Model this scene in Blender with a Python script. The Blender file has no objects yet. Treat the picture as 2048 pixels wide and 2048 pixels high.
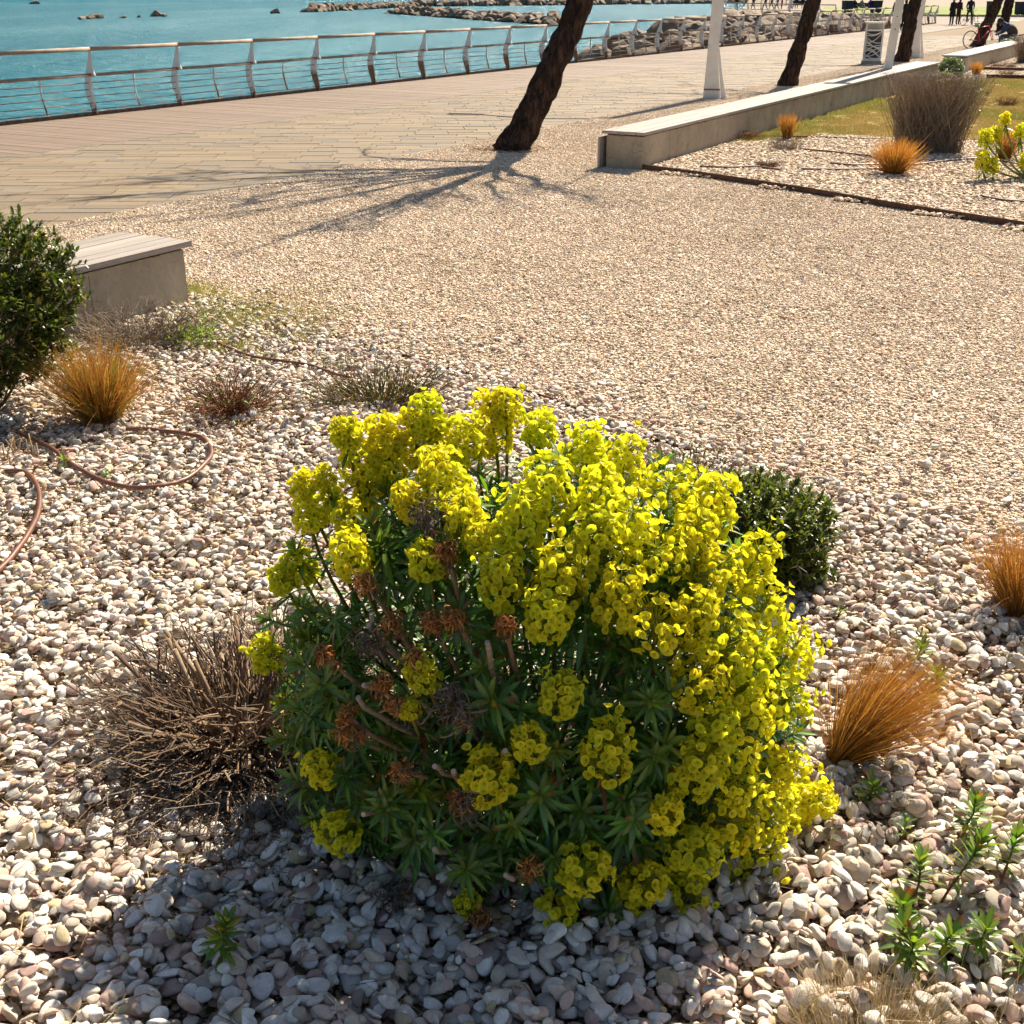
import bpy, math, random
import numpy as np
from mathutils import Vector, Matrix, noise as mnoise

random.seed(5)
rng = np.random.default_rng(11)
R = math.radians
sc = bpy.context.scene
col = sc.collection

# ------------------------------------------------------------------ camera, sky, sun, exposure
CAM_H, PITCH = 2.2, R(23.6055)
cam_d = bpy.data.cameras.new('camera'); cam = bpy.data.objects.new('camera', cam_d); col.objects.link(cam)
cam.location = (0, 0, CAM_H); cam.rotation_euler = (R(90) - PITCH, 0, 0)
cam_d.sensor_width = 24; cam_d.lens = 28; cam_d.clip_start = .05; cam_d.clip_end = 9000
cam_d.dof.use_dof = True; cam_d.dof.focus_distance = 4.0; cam_d.dof.aperture_fstop = 16
sc.camera = cam

SUN_AZ, SUN_EL = R(29.8), R(43)          # azimuth from +Y towards +X
world = bpy.data.worlds.new('World'); sc.world = world; world.use_nodes = True
wn = world.node_tree; bg = wn.nodes['Background']
sky = wn.nodes.new('ShaderNodeTexSky'); sky.sky_type = 'NISHITA'; sky.sun_disc = False
sky.sun_elevation = SUN_EL; sky.sun_rotation = SUN_AZ
sky.air_density = 1.0; sky.dust_density = 1.0; sky.ozone_density = 1.0
wn.links.new(sky.outputs[0], bg.inputs[0]); bg.inputs[1].default_value = .05
sd = bpy.data.lights.new('sun', 'SUN'); sd.energy = 5.0; sd.angle = R(.53); sd.color = (1, .89, .725)
sun = bpy.data.objects.new('sun', sd); col.objects.link(sun)
SV = Vector((math.sin(SUN_AZ) * math.cos(SUN_EL), math.cos(SUN_AZ) * math.cos(SUN_EL), math.sin(SUN_EL)))
sun.rotation_euler = (-SV).to_track_quat('-Z', 'Y').to_euler()
sun.location = (20, 30, 30)
vs = sc.view_settings; vs.view_transform = 'Standard'; vs.look = 'None'; vs.exposure = 1.22; vs.gamma = 1; vs.use_curve_mapping = False
cy = sc.cycles; cy.use_denoising = True; cy.use_adaptive_sampling = True; cy.adaptive_threshold = .02; cy.max_bounces = 6; cy.diffuse_bounces = 3; cy.glossy_bounces = 3
cy.transmission_bounces = 5; cy.transparent_max_bounces = 6; cy.caustics_reflective = False; cy.caustics_refractive = False

# ------------------------------------------------------------------ measuring helpers (photo grid 2048 -> ground)
FPX = 28 / 24 * 2048
CP, SP_ = math.cos(PITCH), math.sin(PITCH)
def ray(x, y):
    cx, cyy = (x - 1024) / FPX, -(y - 1024) / FPX
    return np.array([cx, CP + cyy * SP_, -SP_ + cyy * CP])
def G(x, y, z=0.):
    d = ray(x, y); t = (z - CAM_H) / d[2]; return np.array([d[0] * t, d[1] * t, z])
def proj(X):
    X = np.asarray(X, float); v = X - np.array([0, 0, CAM_H])
    zc = v[..., 1] * CP - v[..., 2] * SP_; u = v[..., 1] * SP_ + v[..., 2] * CP
    return 1024 + FPX * v[..., 0] / zc, 1024 - FPX * u / zc, zc
# promenade frame: u along the railing, nn towards the garden
AZ = R(29.3)
U = np.array([math.sin(AZ), math.cos(AZ)]); NN = np.array([math.cos(AZ), -math.sin(AZ)]); R0 = np.array([-8.01, 24.08])
def SO(s, o): q = R0 + U * s + NN * o; return (float(q[0]), float(q[1]))
def so_of(x, y): d = np.array([x, y]) - R0; return float(d @ U), float(d @ NN)

# ------------------------------------------------------------------ mesh helpers
def norm(a): return a / np.maximum(np.linalg.norm(a, axis=-1, keepdims=True), 1e-9)
class MB:
    def __init__(s): s.V = []; s.Q = []; s.T = []; s.C = []; s.n = 0; s.mq = []; s.mt = []
    def add(s, VF, c=(1, 1, 1), mi=0):
        V, Fs = VF; V = np.asarray(V, float).reshape(-1, 3)
        for F in (Fs if isinstance(Fs, (list, tuple)) else [Fs]):
            F = np.asarray(F, int)
            if not len(F): continue
            if F.shape[1] == 4: s.Q.append(F + s.n); s.mq.append(np.full(len(F), mi))
            else: s.T.append(F + s.n); s.mt.append(np.full(len(F), mi))
        c = np.asarray(c, float)
        if c.ndim == 1: c = np.tile(c, (len(V), 1))
        s.V.append(V); s.C.append(c); s.n += len(V); return s
    def mesh(s, name, mats, smooth=False):
        me = bpy.data.meshes.new(name)
        V = np.concatenate(s.V); C = np.concatenate(s.C)
        Q = np.concatenate(s.Q) if s.Q else np.zeros((0, 4), int); T = np.concatenate(s.T) if s.T else np.zeros((0, 3), int)
        me.vertices.add(len(V)); me.vertices.foreach_set('co', V.astype(np.float32).ravel())
        nl = Q.size + T.size; me.loops.add(nl)
        me.loops.foreach_set('vertex_index', np.concatenate([Q.ravel(), T.ravel()]).astype(np.int32))
        npoly = len(Q) + len(T); me.polygons.add(npoly)
        st = np.concatenate([np.arange(len(Q)) * 4, Q.size + np.arange(len(T)) * 3]).astype(np.int32)
        me.polygons.foreach_set('loop_start', st)
        mi = np.concatenate([*(s.mq or [np.zeros(0)]), *(s.mt or [np.zeros(0)])]).astype(np.int32)
        me.polygons.foreach_set('material_index', mi)
        me.polygons.foreach_set('use_smooth', np.full(npoly, smooth))
        me.update(calc_edges=True)
        a = me.color_attributes.new('tint', 'FLOAT_COLOR', 'POINT')
        a.data.foreach_set('color', np.concatenate([C, np.ones((len(C), 1))], 1).astype(np.float32).ravel())
        for m in (mats if isinstance(mats, (list, tuple)) else [mats]): me.materials.append(m)
        return me
    def build(s, name, mats, parent=None, smooth=False, loc=None):
        return obj(name, s.mesh(name, mats, smooth), parent, loc)
def obj(name, me, parent=None, loc=None, rot=None, scl=None):
    o = bpy.data.objects.new(name, me); col.objects.link(o)
    if parent is not None: o.parent = parent
    if loc is not None: o.location = [float(v) for v in loc]
    if rot is not None: o.rotation_euler = [float(v) for v in rot]
    if scl is not None: o.scale = (scl,) * 3 if np.isscalar(scl) else [float(v) for v in scl]
    return o
def tag(o, label=None, cat=None, group=None, kind=None):
    if label: o['label'] = label
    if cat: o['category'] = cat
    if group: o['group'] = group
    if kind: o['kind'] = kind
    return o
def thing(name, label, cat, loc=(0, 0, 0), rz=0, group=None):
    o = obj(name, None, None, loc, (0, 0, rz)); o.empty_display_size = .1
    return tag(o, label, cat, group)
def box(c, s, rz=0, taper=1.0):
    x, y, z = np.array(s) / 2
    V = np.array([[-x, -y, -z], [x, -y, -z], [x, y, -z], [-x, y, -z], [-x * taper, -y * taper, z], [x * taper, -y * taper, z], [x * taper, y * taper, z], [-x * taper, y * taper, z]])
    if rz: ca, sa = math.cos(rz), math.sin(rz); V = V @ np.array([[ca, sa, 0], [-sa, ca, 0], [0, 0, 1]])
    return V + np.array(c), np.array([[0, 3, 2, 1], [4, 5, 6, 7], [0, 1, 5, 4], [1, 2, 6, 5], [2, 3, 7, 6], [3, 0, 4, 7]])
def prism(poly, z0, z1):                      # convex polygon in xy extruded
    p = np.array(poly, float); n = len(p)
    if np.sum(p[:, 0] * np.roll(p[:, 1], -1) - p[:, 1] * np.roll(p[:, 0], -1)) < 0: p = p[::-1]
    V = np.concatenate([np.c_[p, np.full(n, z0)], np.c_[p, np.full(n, z1)]])
    i = np.arange(n); j = (i + 1) % n
    tri = np.array([[n, n + k, n + k + 1] for k in range(1, n - 1)] + [[0, k + 1, k] for k in range(1, n - 1)])
    return V, [np.c_[i, j, j + n, i + n], tri]
def sheet(poly, z):
    p = np.array(poly, float); n = len(p)
    if np.sum(p[:, 0] * np.roll(p[:, 1], -1) - p[:, 1] * np.roll(p[:, 0], -1)) < 0: p = p[::-1]
    me = bpy.data.meshes.new('sheet'); me.from_pydata([(a, b, z) for a, b in p], [], [list(range(n))]); me.update()
    return me
def frames(P):
    P = np.asarray(P, float); T = np.gradient(P, axis=0); T = norm(T)
    a = np.array([0, 0, 1.]) if abs(T[0][2]) < .9 else np.array([1., 0, 0])
    x = norm(np.cross(a, T[0])); X = [x]
    for k in range(1, len(P)):
        x = X[-1] - T[k] * (X[-1] @ T[k]); X.append(norm(x))
    X = np.array(X); return T, X, np.cross(T, X)
def tube(P, r, sides=8, cap=True):
    P = np.asarray(P, float); K = len(P); r = np.full(K, r) if np.isscalar(r) else np.asarray(r, float)
    T, X, Y = frames(P); a = np.arange(sides) * 2 * np.pi / sides
    V = P[:, None] + r[:, None, None] * (np.cos(a)[None, :, None] * X[:, None] + np.sin(a)[None, :, None] * Y[:, None])
    k, i = np.meshgrid(np.arange(K - 1), np.arange(sides), indexing='ij'); j = (i + 1) % sides
    F = np.stack([k * sides + i, k * sides + j, (k + 1) * sides + j, (k + 1) * sides + i], -1).reshape(-1, 4)
    Fs = [F]; V = V.reshape(-1, 3)
    if cap:
        n = len(V); V = np.concatenate([V, P[:1], P[-1:]]); i = np.arange(sides); j = (i + 1) % sides
        Fs.append(np.concatenate([np.c_[np.full(sides, n), j, i], np.c_[np.full(sides, n + 1), (K - 1) * sides + i, (K - 1) * sides + j]]))
    return V, Fs
def tubes(P, r, sides=3):                      # P (N,K,3), r (N,K): many thin tubes at once
    N, K = P.shape[:2]; d = norm(P[:, -1] - P[:, 0]); a = np.where(np.abs(d[:, 2:3]) < .9, np.array([[0, 0, 1.]]), np.array([[1., 0, 0]]))
    X = norm(np.cross(a, d)); Y = np.cross(d, X); an = np.arange(sides) * 2 * np.pi / sides
    ring = np.cos(an)[None, :, None] * X[:, None] + np.sin(an)[None, :, None] * Y[:, None]
    V = P[:, :, None] + r[:, :, None, None] * ring[:, None]
    n, k, i = np.meshgrid(np.arange(N), np.arange(K - 1), np.arange(sides), indexing='ij'); j = (i + 1) % sides; b = (n * K + k) * sides
    F = np.stack([b + i, b + j, b + sides + j, b + sides + i], -1).reshape(-1, 4)
    return V.reshape(-1, 3), F
def ribbons(P, w, side):                       # P (N,K,3), w (N,K), side (N,3)
    N, K = P.shape[:2]; o = w[:, :, None] * side[:, None] * .5
    V = np.stack([P - o, P + o], 2); n, k = np.meshgrid(np.arange(N), np.arange(K - 1), indexing='ij'); b = (n * K + k) * 2
    return V.reshape(-1, 3), np.stack([b, b + 1, b + 3, b + 2], -1).reshape(-1, 4)
LT = np.array([0, .22, .5, .78, 1.])
def leaves(base, d, up, L, W, bend, prof=(.25, .72, 1, .72, .04), fold=.3):   # folded lance leaves, 8 quads each
    N = len(base); d = norm(d); side = norm(np.cross(d, up)); nor = np.cross(side, d); K = len(LT)
    L = np.broadcast_to(L, N); W = np.broadcast_to(W, N); bend = np.broadcast_to(bend, (N, 3))
    c = base[:, None] + L[:, None, None] * (d[:, None] * LT[None, :, None] + bend[:, None] * (LT ** 2)[None, :, None])
    w = W[:, None] * np.array(prof)[None] * .5
    e = nor[:, None] * (w * fold)[..., None]
    V = np.stack([c - side[:, None] * w[..., None] + e, c, c + side[:, None] * w[..., None] + e], 2)
    n, k, j = np.meshgrid(np.arange(N), np.arange(K - 1), np.arange(2), indexing='ij'); b = (n * K + k) * 3 + j
    return V.reshape(-1, 3), np.stack([b, b + 1, b + 4, b + 3], -1).reshape(-1, 4)
def leaf_tint(N, base, var=.25, mid=1.45, tipcol=None, tipfrac=0):
    K = len(LT); f = 1 + rng.uniform(-var, var, (N, 1, 1, 1)); hue = rng.normal(0, .06, (N, 1, 1, 3))
    c = np.asarray(base, float); c = c if c.ndim == 2 else np.tile(c, (N, 1))
    c = c[:, None, None, :] * f * (1 + hue) * np.array([1, mid, 1])[None, None, :, None] * np.ones((1, K, 1, 1))
    if tipcol is not None:
        m = rng.random(N) < tipfrac; c[m, -2:] = np.array(tipcol)
    return np.clip(c, 0, 1).reshape(-1, 3)
def ico(sub):
    import bmesh
    bm = bmesh.new(); bmesh.ops.create_icosphere(bm, subdivisions=sub, radius=1)
    V = np.array([v.co[:] for v in bm.verts]); F = np.array([[v.index for v in f.verts] for f in bm.faces]); bm.free(); return V, F
ICO0, ICO1, ICO2, ICO3 = ico(1), ico(2), ico(3), ico(4)
def lathe(prof, seg=16):
    prof = np.array(prof, float); K = len(prof); a = np.arange(seg) * 2 * np.pi / seg
    V = np.stack([prof[:, None, 0] * np.cos(a), prof[:, None, 0] * np.sin(a), np.repeat(prof[:, 1:2], seg, 1)], -1).reshape(-1, 3)
    k, i = np.meshgrid(np.arange(K - 1), np.arange(seg), indexing='ij'); j = (i + 1) % seg
    return V, np.stack([k * seg + i, k * seg + j, (k + 1) * seg + j, (k + 1) * seg + i], -1).reshape(-1, 4)
def rotz(V, a):
    ca, sa = math.cos(a), math.sin(a); return V @ np.array([[ca, sa, 0], [-sa, ca, 0], [0, 0, 1]])
def basis(z):                                  # rows: matrix taking local z to z
    z = norm(np.asarray(z, float)); a = np.array([0, 0, 1.]) if abs(z[2]) < .95 else np.array([1., 0, 0])
    x = norm(np.cross(a, z)); return np.stack([x, np.cross(z, x), z])
def inpoly(x, y, poly):
    x = np.asarray(x); y = np.asarray(y); r = np.zeros(x.shape, bool); p = poly; j = len(p) - 1
    for i in range(len(p)):
        xi, yi = p[i]; xj, yj = p[j]
        m = ((yi > y) != (yj > y)) & (x < (xj - xi) * (y - yi) / (yj - yi + 1e-12) + xi); r ^= m; j = i
    return r
def rand_dirs(n):
    v = rng.normal(size=(n, 3)); return norm(v)

# ------------------------------------------------------------------ materials
def newmat(name):
    m = bpy.data.materials.new(name); m.use_nodes = True; nt = m.node_tree
    return m, nt, nt.nodes['Principled BSDF'], nt.nodes['Material Output']
def nd(nt, t, ins=None, **kw):
    n = nt.nodes.new(t)
    for k, v in kw.items(): setattr(n, k, v)
    for k, v in (ins or {}).items():
        if hasattr(v, 'is_output'): nt.links.new(v, n.inputs[k])
        else: n.inputs[k].default_value = v
    return n
def ramp(nt, fac, stops, interp='LINEAR'):
    n = nt.nodes.new('ShaderNodeValToRGB'); n.color_ramp.interpolation = interp; e = n.color_ramp.elements
    while len(e) < len(stops): e.new(.5)
    for el, (p, c) in zip(e, stops): el.position = p; el.color = (*c, 1)
    nt.links.new(fac, n.inputs[0]); return n.outputs[0]
def mulc(nt, a, b, fac=1.0, mode='MULTIPLY'):
    n = nt.nodes.new('ShaderNodeMix'); n.data_type = 'RGBA'; n.blend_type = mode
    for k, v in ((0, fac), (6, a), (7, b)):
        if hasattr(v, 'is_output'): nt.links.new(v, n.inputs[k])
        else: n.inputs[k].default_value = (*v, 1) if isinstance(v, tuple) and len(v) == 3 else v
    return n.outputs[2]
def noise(nt, scale, detail=4, rough=.6, coord='Object', vec=None, dist=0):
    tc = None
    if vec is None: tc = nt.nodes.new('ShaderNodeTexCoord'); vec = tc.outputs[coord]
    return nd(nt, 'ShaderNodeTexNoise', {'Vector': vec, 'Scale': scale, 'Detail': detail, 'Roughness': rough, 'Distortion': dist}).outputs[0]
def bump(nt, b, h, strength, dist):
    n = nd(nt, 'ShaderNodeBump', {'Height': h, 'Strength': strength, 'Distance': dist}); nt.links.new(n.outputs[0], b.inputs['Normal'])
def tintmat(name, rough=.6, trans=0., vary=.15, nscale=0, namp=.3, bumps=0, spec=.35, tcol=(1, 1, 1), age=None):
    """colour from the mesh's own 'tint', a little variation per object, optional see-through glow of thin leaves"""
    m, nt, b, out = newmat(name)
    a = nd(nt, 'ShaderNodeAttribute', attribute_name='tint').outputs['Color']
    oi = nd(nt, 'ShaderNodeObjectInfo').outputs['Random']
    v = nd(nt, 'ShaderNodeMapRange', {0: oi, 3: 1 - vary, 4: 1 + vary}).outputs[0]
    c = mulc(nt, a, v)
    if age: c = mulc(nt, c, ramp(nt, nd(nt, 'ShaderNodeMath', {0: nd(nt, 'ShaderNodeMath', {0: oi, 1: 7.31}, operation='MULTIPLY').outputs[0]}, operation='FRACT').outputs[0], age))
    if nscale:
        nz = noise(nt, nscale); f = nd(nt, 'ShaderNodeMapRange', {0: nz, 1: .3, 2: .7, 3: 1 - namp, 4: 1 + namp}).outputs[0]
        c = mulc(nt, c, f)
        if bumps: bump(nt, b, nz, bumps, .01)
    nt.links.new(c, b.inputs['Base Color']); b.inputs['Roughness'].default_value = rough; b.inputs['Specular IOR Level'].default_value = spec
    if trans:
        t = nd(nt, 'ShaderNodeBsdfTranslucent', {'Color': mulc(nt, c, tcol)}); mx = nd(nt, 'ShaderNodeMixShader', {0: trans})
        nt.links.new(b.outputs[0], mx.inputs[1]); nt.links.new(t.outputs[0], mx.inputs[2]); nt.links.new(mx.outputs[0], out.inputs[0])
    return m
def plain(name, c, rough=.6, metal=0., nscale=6, namp=.2, bumps=.0, coord='Object', c2=None, spec=.4):
    m, nt, b, out = newmat(name)
    nz = noise(nt, nscale, 6, .65, coord)
    cc = ramp(nt, nz, [(.3, tuple(x * (1 - namp) for x in c)), (.7, c2 or tuple(min(1, x * (1 + namp)) for x in c))])
    nt.links.new(cc, b.inputs['Base Color']); b.inputs['Roughness'].default_value = rough; b.inputs['Metallic'].default_value = metal
    b.inputs['Specular IOR Level'].default_value = spec
    if bumps: bump(nt, b, nz, bumps, .02)
    return m
MT = {}
def mk_pebble():
    m, nt, b, out = newmat('pebble_stone')
    rnd = nd(nt, 'ShaderNodeObjectInfo').outputs['Random']
    c = ramp(nt, rnd, [(0, (.66, .58, .48)), (.13, (.76, .69, .60)), (.25, (.57, .47, .36)), (.34, (.70, .60, .48)), (.43, (.60, .42, .33)), (.52, (.65, .49, .38)),
                       (.58, (.40, .34, .27)), (.64, (.72, .66, .58)), (.72, (.34, .31, .27)), (.77, (.54, .42, .25)), (.82, (.44, .29, .24)), (.87, (.55, .51, .45)), (.92, (.82, .77, .70)), (.97, (.30, .22, .19))], 'CONSTANT')
    tc = nd(nt, 'ShaderNodeTexCoord').outputs['Object']
    off = nd(nt, 'ShaderNodeVectorMath', {0: tc, 1: nd(nt, 'ShaderNodeCombineXYZ', {0: nd(nt, 'ShaderNodeMath', {0: rnd, 1: 37.}, operation='MULTIPLY').outputs[0]}).outputs[0]}, operation='ADD').outputs[0]
    n1 = nd(nt, 'ShaderNodeTexNoise', {'Vector': off, 'Scale': 1.6, 'Detail': 5, 'Roughness': .65}).outputs[0]
    n2 = nd(nt, 'ShaderNodeTexNoise', {'Vector': off, 'Scale': 9, 'Detail': 3, 'Roughness': .7}).outputs[0]
    c = mulc(nt, c, nd(nt, 'ShaderNodeMapRange', {0: n1, 1: .3, 2: .7, 3: .80, 4: 1.14}).outputs[0])
    c = mulc(nt, c, nd(nt, 'ShaderNodeMapRange', {0: n2, 1: .35, 2: .65, 3: .88, 4: 1.07}).outputs[0])
    nt.links.new(c, b.inputs['Base Color']); b.inputs['Roughness'].default_value = .78; b.inputs['Specular IOR Level'].default_value = .3
    bump(nt, b, n2, .25, .03); return m
MT['pebble'] = mk_pebble()
def mk_gravel():
    m, nt, b, out = newmat('gravel_stone'); a = nd(nt, 'ShaderNodeAttribute', attribute_name='tint').outputs['Color']
    pos = nd(nt, 'ShaderNodeNewGeometry').outputs['Position']
    n1 = nd(nt, 'ShaderNodeTexNoise', {'Vector': pos, 'Scale': .55, 'Detail': 6, 'Roughness': .7}).outputs[0]; n2 = nd(nt, 'ShaderNodeTexNoise', {'Vector': pos, 'Scale': 5., 'Detail': 4, 'Roughness': .7}).outputs[0]
    c = mulc(nt, a, ramp(nt, n1, [(.33, (.88, .85, .81)), (.5, (1.0, .99, .98)), (.68, (1.06, 1.05, 1.05))])); c = mulc(nt, c, ramp(nt, n2, [(.32, (.82, .78, .73)), (.48, (1, 1, 1)), (.8, (1.04, 1.03, 1.02))]))
    nt.links.new(c, b.inputs['Base Color']); b.inputs['Roughness'].default_value = .85; b.inputs['Specular IOR Level'].default_value = .2; return m
MT['gravel'] = mk_gravel()
MT['leaf'] = tintmat('leaf', .38, trans=.32, vary=.22, spec=.5, tcol=(1.6, 1.7, .6), age=[(0, (.8, .95, 1.1)), (.5, (1, 1, 1)), (.85, (1.35, 1.15, .8)), (1, (1.7, 1.2, .7))])
MT['bract'] = tintmat('bract', .55, trans=.5, vary=.10, spec=.25, tcol=(1.15, 1.12, .8), age=[(0, (.93, 1, 1)), (.4, (1, 1, 1)), (.9, (1.03, .98, .95)), (1, (1.03, .93, .85))])
MT['dryleaf'] = tintmat('dry_leaf', .8, trans=.2, vary=.15, spec=.2)
MT['twig'] = tintmat('twig', .85, vary=.12, spec=.2, nscale=60, namp=.3)
MT['straw'] = tintmat('straw', .6, trans=.35, vary=.08, spec=.3)
MT['grass'] = tintmat('grass_blade', .6, trans=.35, vary=.1, spec=.25)
MT['paint'] = tintmat('tinted', .6, vary=0, spec=.35)

def mk_soil():
    m, nt, b, out = newmat('soil'); a = noise(nt, 3, 8, .7); n2 = noise(nt, 70, 5, .7)
    c = ramp(nt, a, [(.3, (.16, .115, .07)), (.7, (.30, .23, .15))]); c = mulc(nt, c, nd(nt, 'ShaderNodeMapRange', {0: n2, 1: .3, 2: .7, 3: .6, 4: 1.25}).outputs[0])
    nt.links.new(c, b.inputs['Base Color']); b.inputs['Roughness'].default_value = .95; bump(nt, b, n2, .6, .02); return m
MT['soil'] = mk_soil()
def mk_gravelbase():
    m, nt, b, out = newmat('gravel_bed')
    v = nd(nt, 'ShaderNodeTexVoronoi', {'Vector': nd(nt, 'ShaderNodeTexCoord').outputs['Object'], 'Scale': 70.})
    c = ramp(nt, nd(nt, 'ShaderNodeSeparateColor', {0: v.outputs['Color']}).outputs[0], [(0, (.50, .41, .30)), (.5, (.64, .55, .44)), (1, (.74, .67, .57))])
    c = mulc(nt, c, nd(nt, 'ShaderNodeMapRange', {0: noise(nt, .7, 5), 1: .3, 2: .7, 3: .85, 4: 1.08}).outputs[0])
    nt.links.new(c, b.inputs['Base Color']); b.inputs['Roughness'].default_value = .95
    bump(nt, b, nd(nt, 'ShaderNodeMath', {0: 1., 1: v.outputs['Distance']}, operation='SUBTRACT').outputs[0], .7, .01); return m
MT['gravelbase'] = mk_gravelbase()
def mk_slab():
    m, nt, b, out = newmat('paving_stone')
    rnd = nd(nt, 'ShaderNodeAttribute', attribute_name='tint').outputs['Color']
    n1 = noise(nt, 1.3, 6, .6); n2 = noise(nt, 40, 4, .7)
    c = mulc(nt, rnd, nd(nt, 'ShaderNodeMapRange', {0: n1, 1: .3, 2: .7, 3: .82, 4: 1.12}).outputs[0])
    c = mulc(nt, c, nd(nt, 'ShaderNodeMapRange', {0: n2, 1: .3, 2: .7, 3: .9, 4: 1.08}).outputs[0])
    nt.links.new(c, b.inputs['Base Color']); b.inputs['Roughness'].default_value = .8; bump(nt, b, n2, .2, .01); return m
MT['slab'] = mk_slab()
def mk_wood(name, c1, c2, along='X'):
    m, nt, b, out = newmat(name); tc = nd(nt, 'ShaderNodeTexCoord').outputs['Object']
    mp = nd(nt, 'ShaderNodeMapping', {'Vector': tc, 'Scale': (1.2, 40, 40) if along == 'X' else (40, 1.2, 40)}).outputs[0]
    g = nd(nt, 'ShaderNodeTexNoise', {'Vector': mp, 'Scale': 1., 'Detail': 6, 'Roughness': .65, 'Distortion': .4}).outputs[0]
    c = ramp(nt, g, [(.3, c1), (.7, c2)]); a = nd(nt, 'ShaderNodeAttribute', attribute_name='tint').outputs['Color']
    nt.links.new(mulc(nt, c, a), b.inputs['Base Color']); b.inputs['Roughness'].default_value = .75; bump(nt, b, g, .3, .01); return m
MT['deckwood'] = mk_wood('deck_wood', (.15, .10, .068), (.225, .158, .110))
MT['benchwood'] = mk_wood('bench_wood', (.40, .345, .31), (.58, .52, .47))
def mk_concrete():
    m, nt, b, out = newmat('concrete'); a = noise(nt, 1.6, 8, .62, dist=.3); n2 = noise(nt, 22, 6, .7)
    tc = nd(nt, 'ShaderNodeTexCoord').outputs['Object']; mp = nd(nt, 'ShaderNodeMapping', {'Vector': tc, 'Scale': (1.3, 1.3, .35)}).outputs[0]
    st = nd(nt, 'ShaderNodeTexNoise', {'Vector': mp, 'Scale': 2.2, 'Detail': 5}).outputs[0]
    c = ramp(nt, a, [(.3, (.27, .225, .165)), (.72, (.43, .37, .285))]); c = mulc(nt, c, nd(nt, 'ShaderNodeMapRange', {0: st, 1: .3, 2: .55, 3: .84, 4: 1.03}).outputs[0])
    c = mulc(nt, c, nd(nt, 'ShaderNodeMapRange', {0: n2, 1: .3, 2: .7, 3: .88, 4: 1.08}).outputs[0])
    nt.links.new(c, b.inputs['Base Color']); b.inputs['Roughness'].default_value = .9; pit = nd(nt, 'ShaderNodeTexVoronoi', {'Vector': tc, 'Scale': 16.}); pk = ramp(nt, pit.outputs['Distance'], [(.05, (.35, .33, .3)), (.10, (1, 1, 1))]); c = mulc(nt, c, pk)
    st2 = nd(nt, 'ShaderNodeTexNoise', {'Vector': tc, 'Scale': 4.5, 'Detail': 7, 'Roughness': .75, 'Distortion': 1.2}).outputs[0]; c = mulc(nt, c, ramp(nt, st2, [(.30, (.50, .47, .42)), (.44, (1, 1, 1)), (.7, (1.08, 1.05, 1))]))
    nt.links.new(c, b.inputs['Base Color']); bump(nt, b, n2, .4, .01); return m
MT['concrete'] = mk_concrete()
def mk_white(name, rust):
    m, nt, b, out = newmat(name); a = noise(nt, 2.6, 8, .68); tc = nd(nt, 'ShaderNodeTexCoord').outputs['Object']
    z = nd(nt, 'ShaderNodeSeparateXYZ', {0: tc}).outputs[2]
    h = nd(nt, 'ShaderNodeMapRange', {0: z, 1: 0., 2: .75, 3: rust, 4: -.12}).outputs[0]
    geo = nd(nt, 'ShaderNodeObjectInfo').outputs['Random']
    f = nd(nt, 'ShaderNodeMath', {0: nd(nt, 'ShaderNodeMath', {0: a, 1: h}, operation='ADD').outputs[0], 1: nd(nt, 'ShaderNodeMapRange', {0: geo, 3: -.10, 4: .12}).outputs[0]}, operation='ADD').outputs[0]
    k = ramp(nt, f, [(.60, (0, 0, 0)), (.68, (1, 1, 1))]); rc = ramp(nt, noise(nt, 30, 4), [(.3, (.10, .035, .012)), (.7, (.36, .15, .04))])
    wc = ramp(nt, noise(nt, 5, 5), [(.3, (.64, .60, .55)), (.7, (.76, .73, .69))])
    nt.links.new(mulc(nt, wc, rc, k, 'MIX'), b.inputs['Base Color']); b.inputs['Roughness'].default_value = .5; return m
MT['white'] = mk_white('white_paint', -.1)
MT['whiterust'] = mk_white('rusting_white_paint', .33)
MT['rail'] = plain('weathered_rail', (.30, .235, .18), .75, 0, 3, .45, spec=.2)
MT['wire'] = plain('rusty_wire', (.20, .115, .065), .8, 0, 8, .6)
MT['rust'] = plain('rusted_steel', (.085, .042, .025), .85, 0, 12, .5, .2)
MT['hose'] = plain('brown_hose', (.16, .065, .035), .45, 0, 20, .2, 0, spec=.5)
MT['dark'] = plain('dark_metal', (.03, .03, .032), .5)
def mk_bark():
    m, nt, b, out = newmat('bark'); tc = nd(nt, 'ShaderNodeTexCoord').outputs['Object']
    mp = nd(nt, 'ShaderNodeMapping', {'Vector': tc, 'Scale': (9, 9, 2.2)}).outputs[0]
    g = nd(nt, 'ShaderNodeTexNoise', {'Vector': mp, 'Scale': 1.4, 'Detail': 8, 'Roughness': .75, 'Distortion': .8}).outputs[0]
    c = ramp(nt, g, [(.34, (.010, .007, .005)), (.50, (.045, .028, .020)), (.70, (.15, .092, .058))])
    nt.links.new(c, b.inputs['Base Color']); b.inputs['Roughness'].default_value = .95; b.inputs['Specular IOR Level'].default_value = .1; bump(nt, b, g, 1., .06); return m
MT['bark'] = mk_bark()
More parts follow.
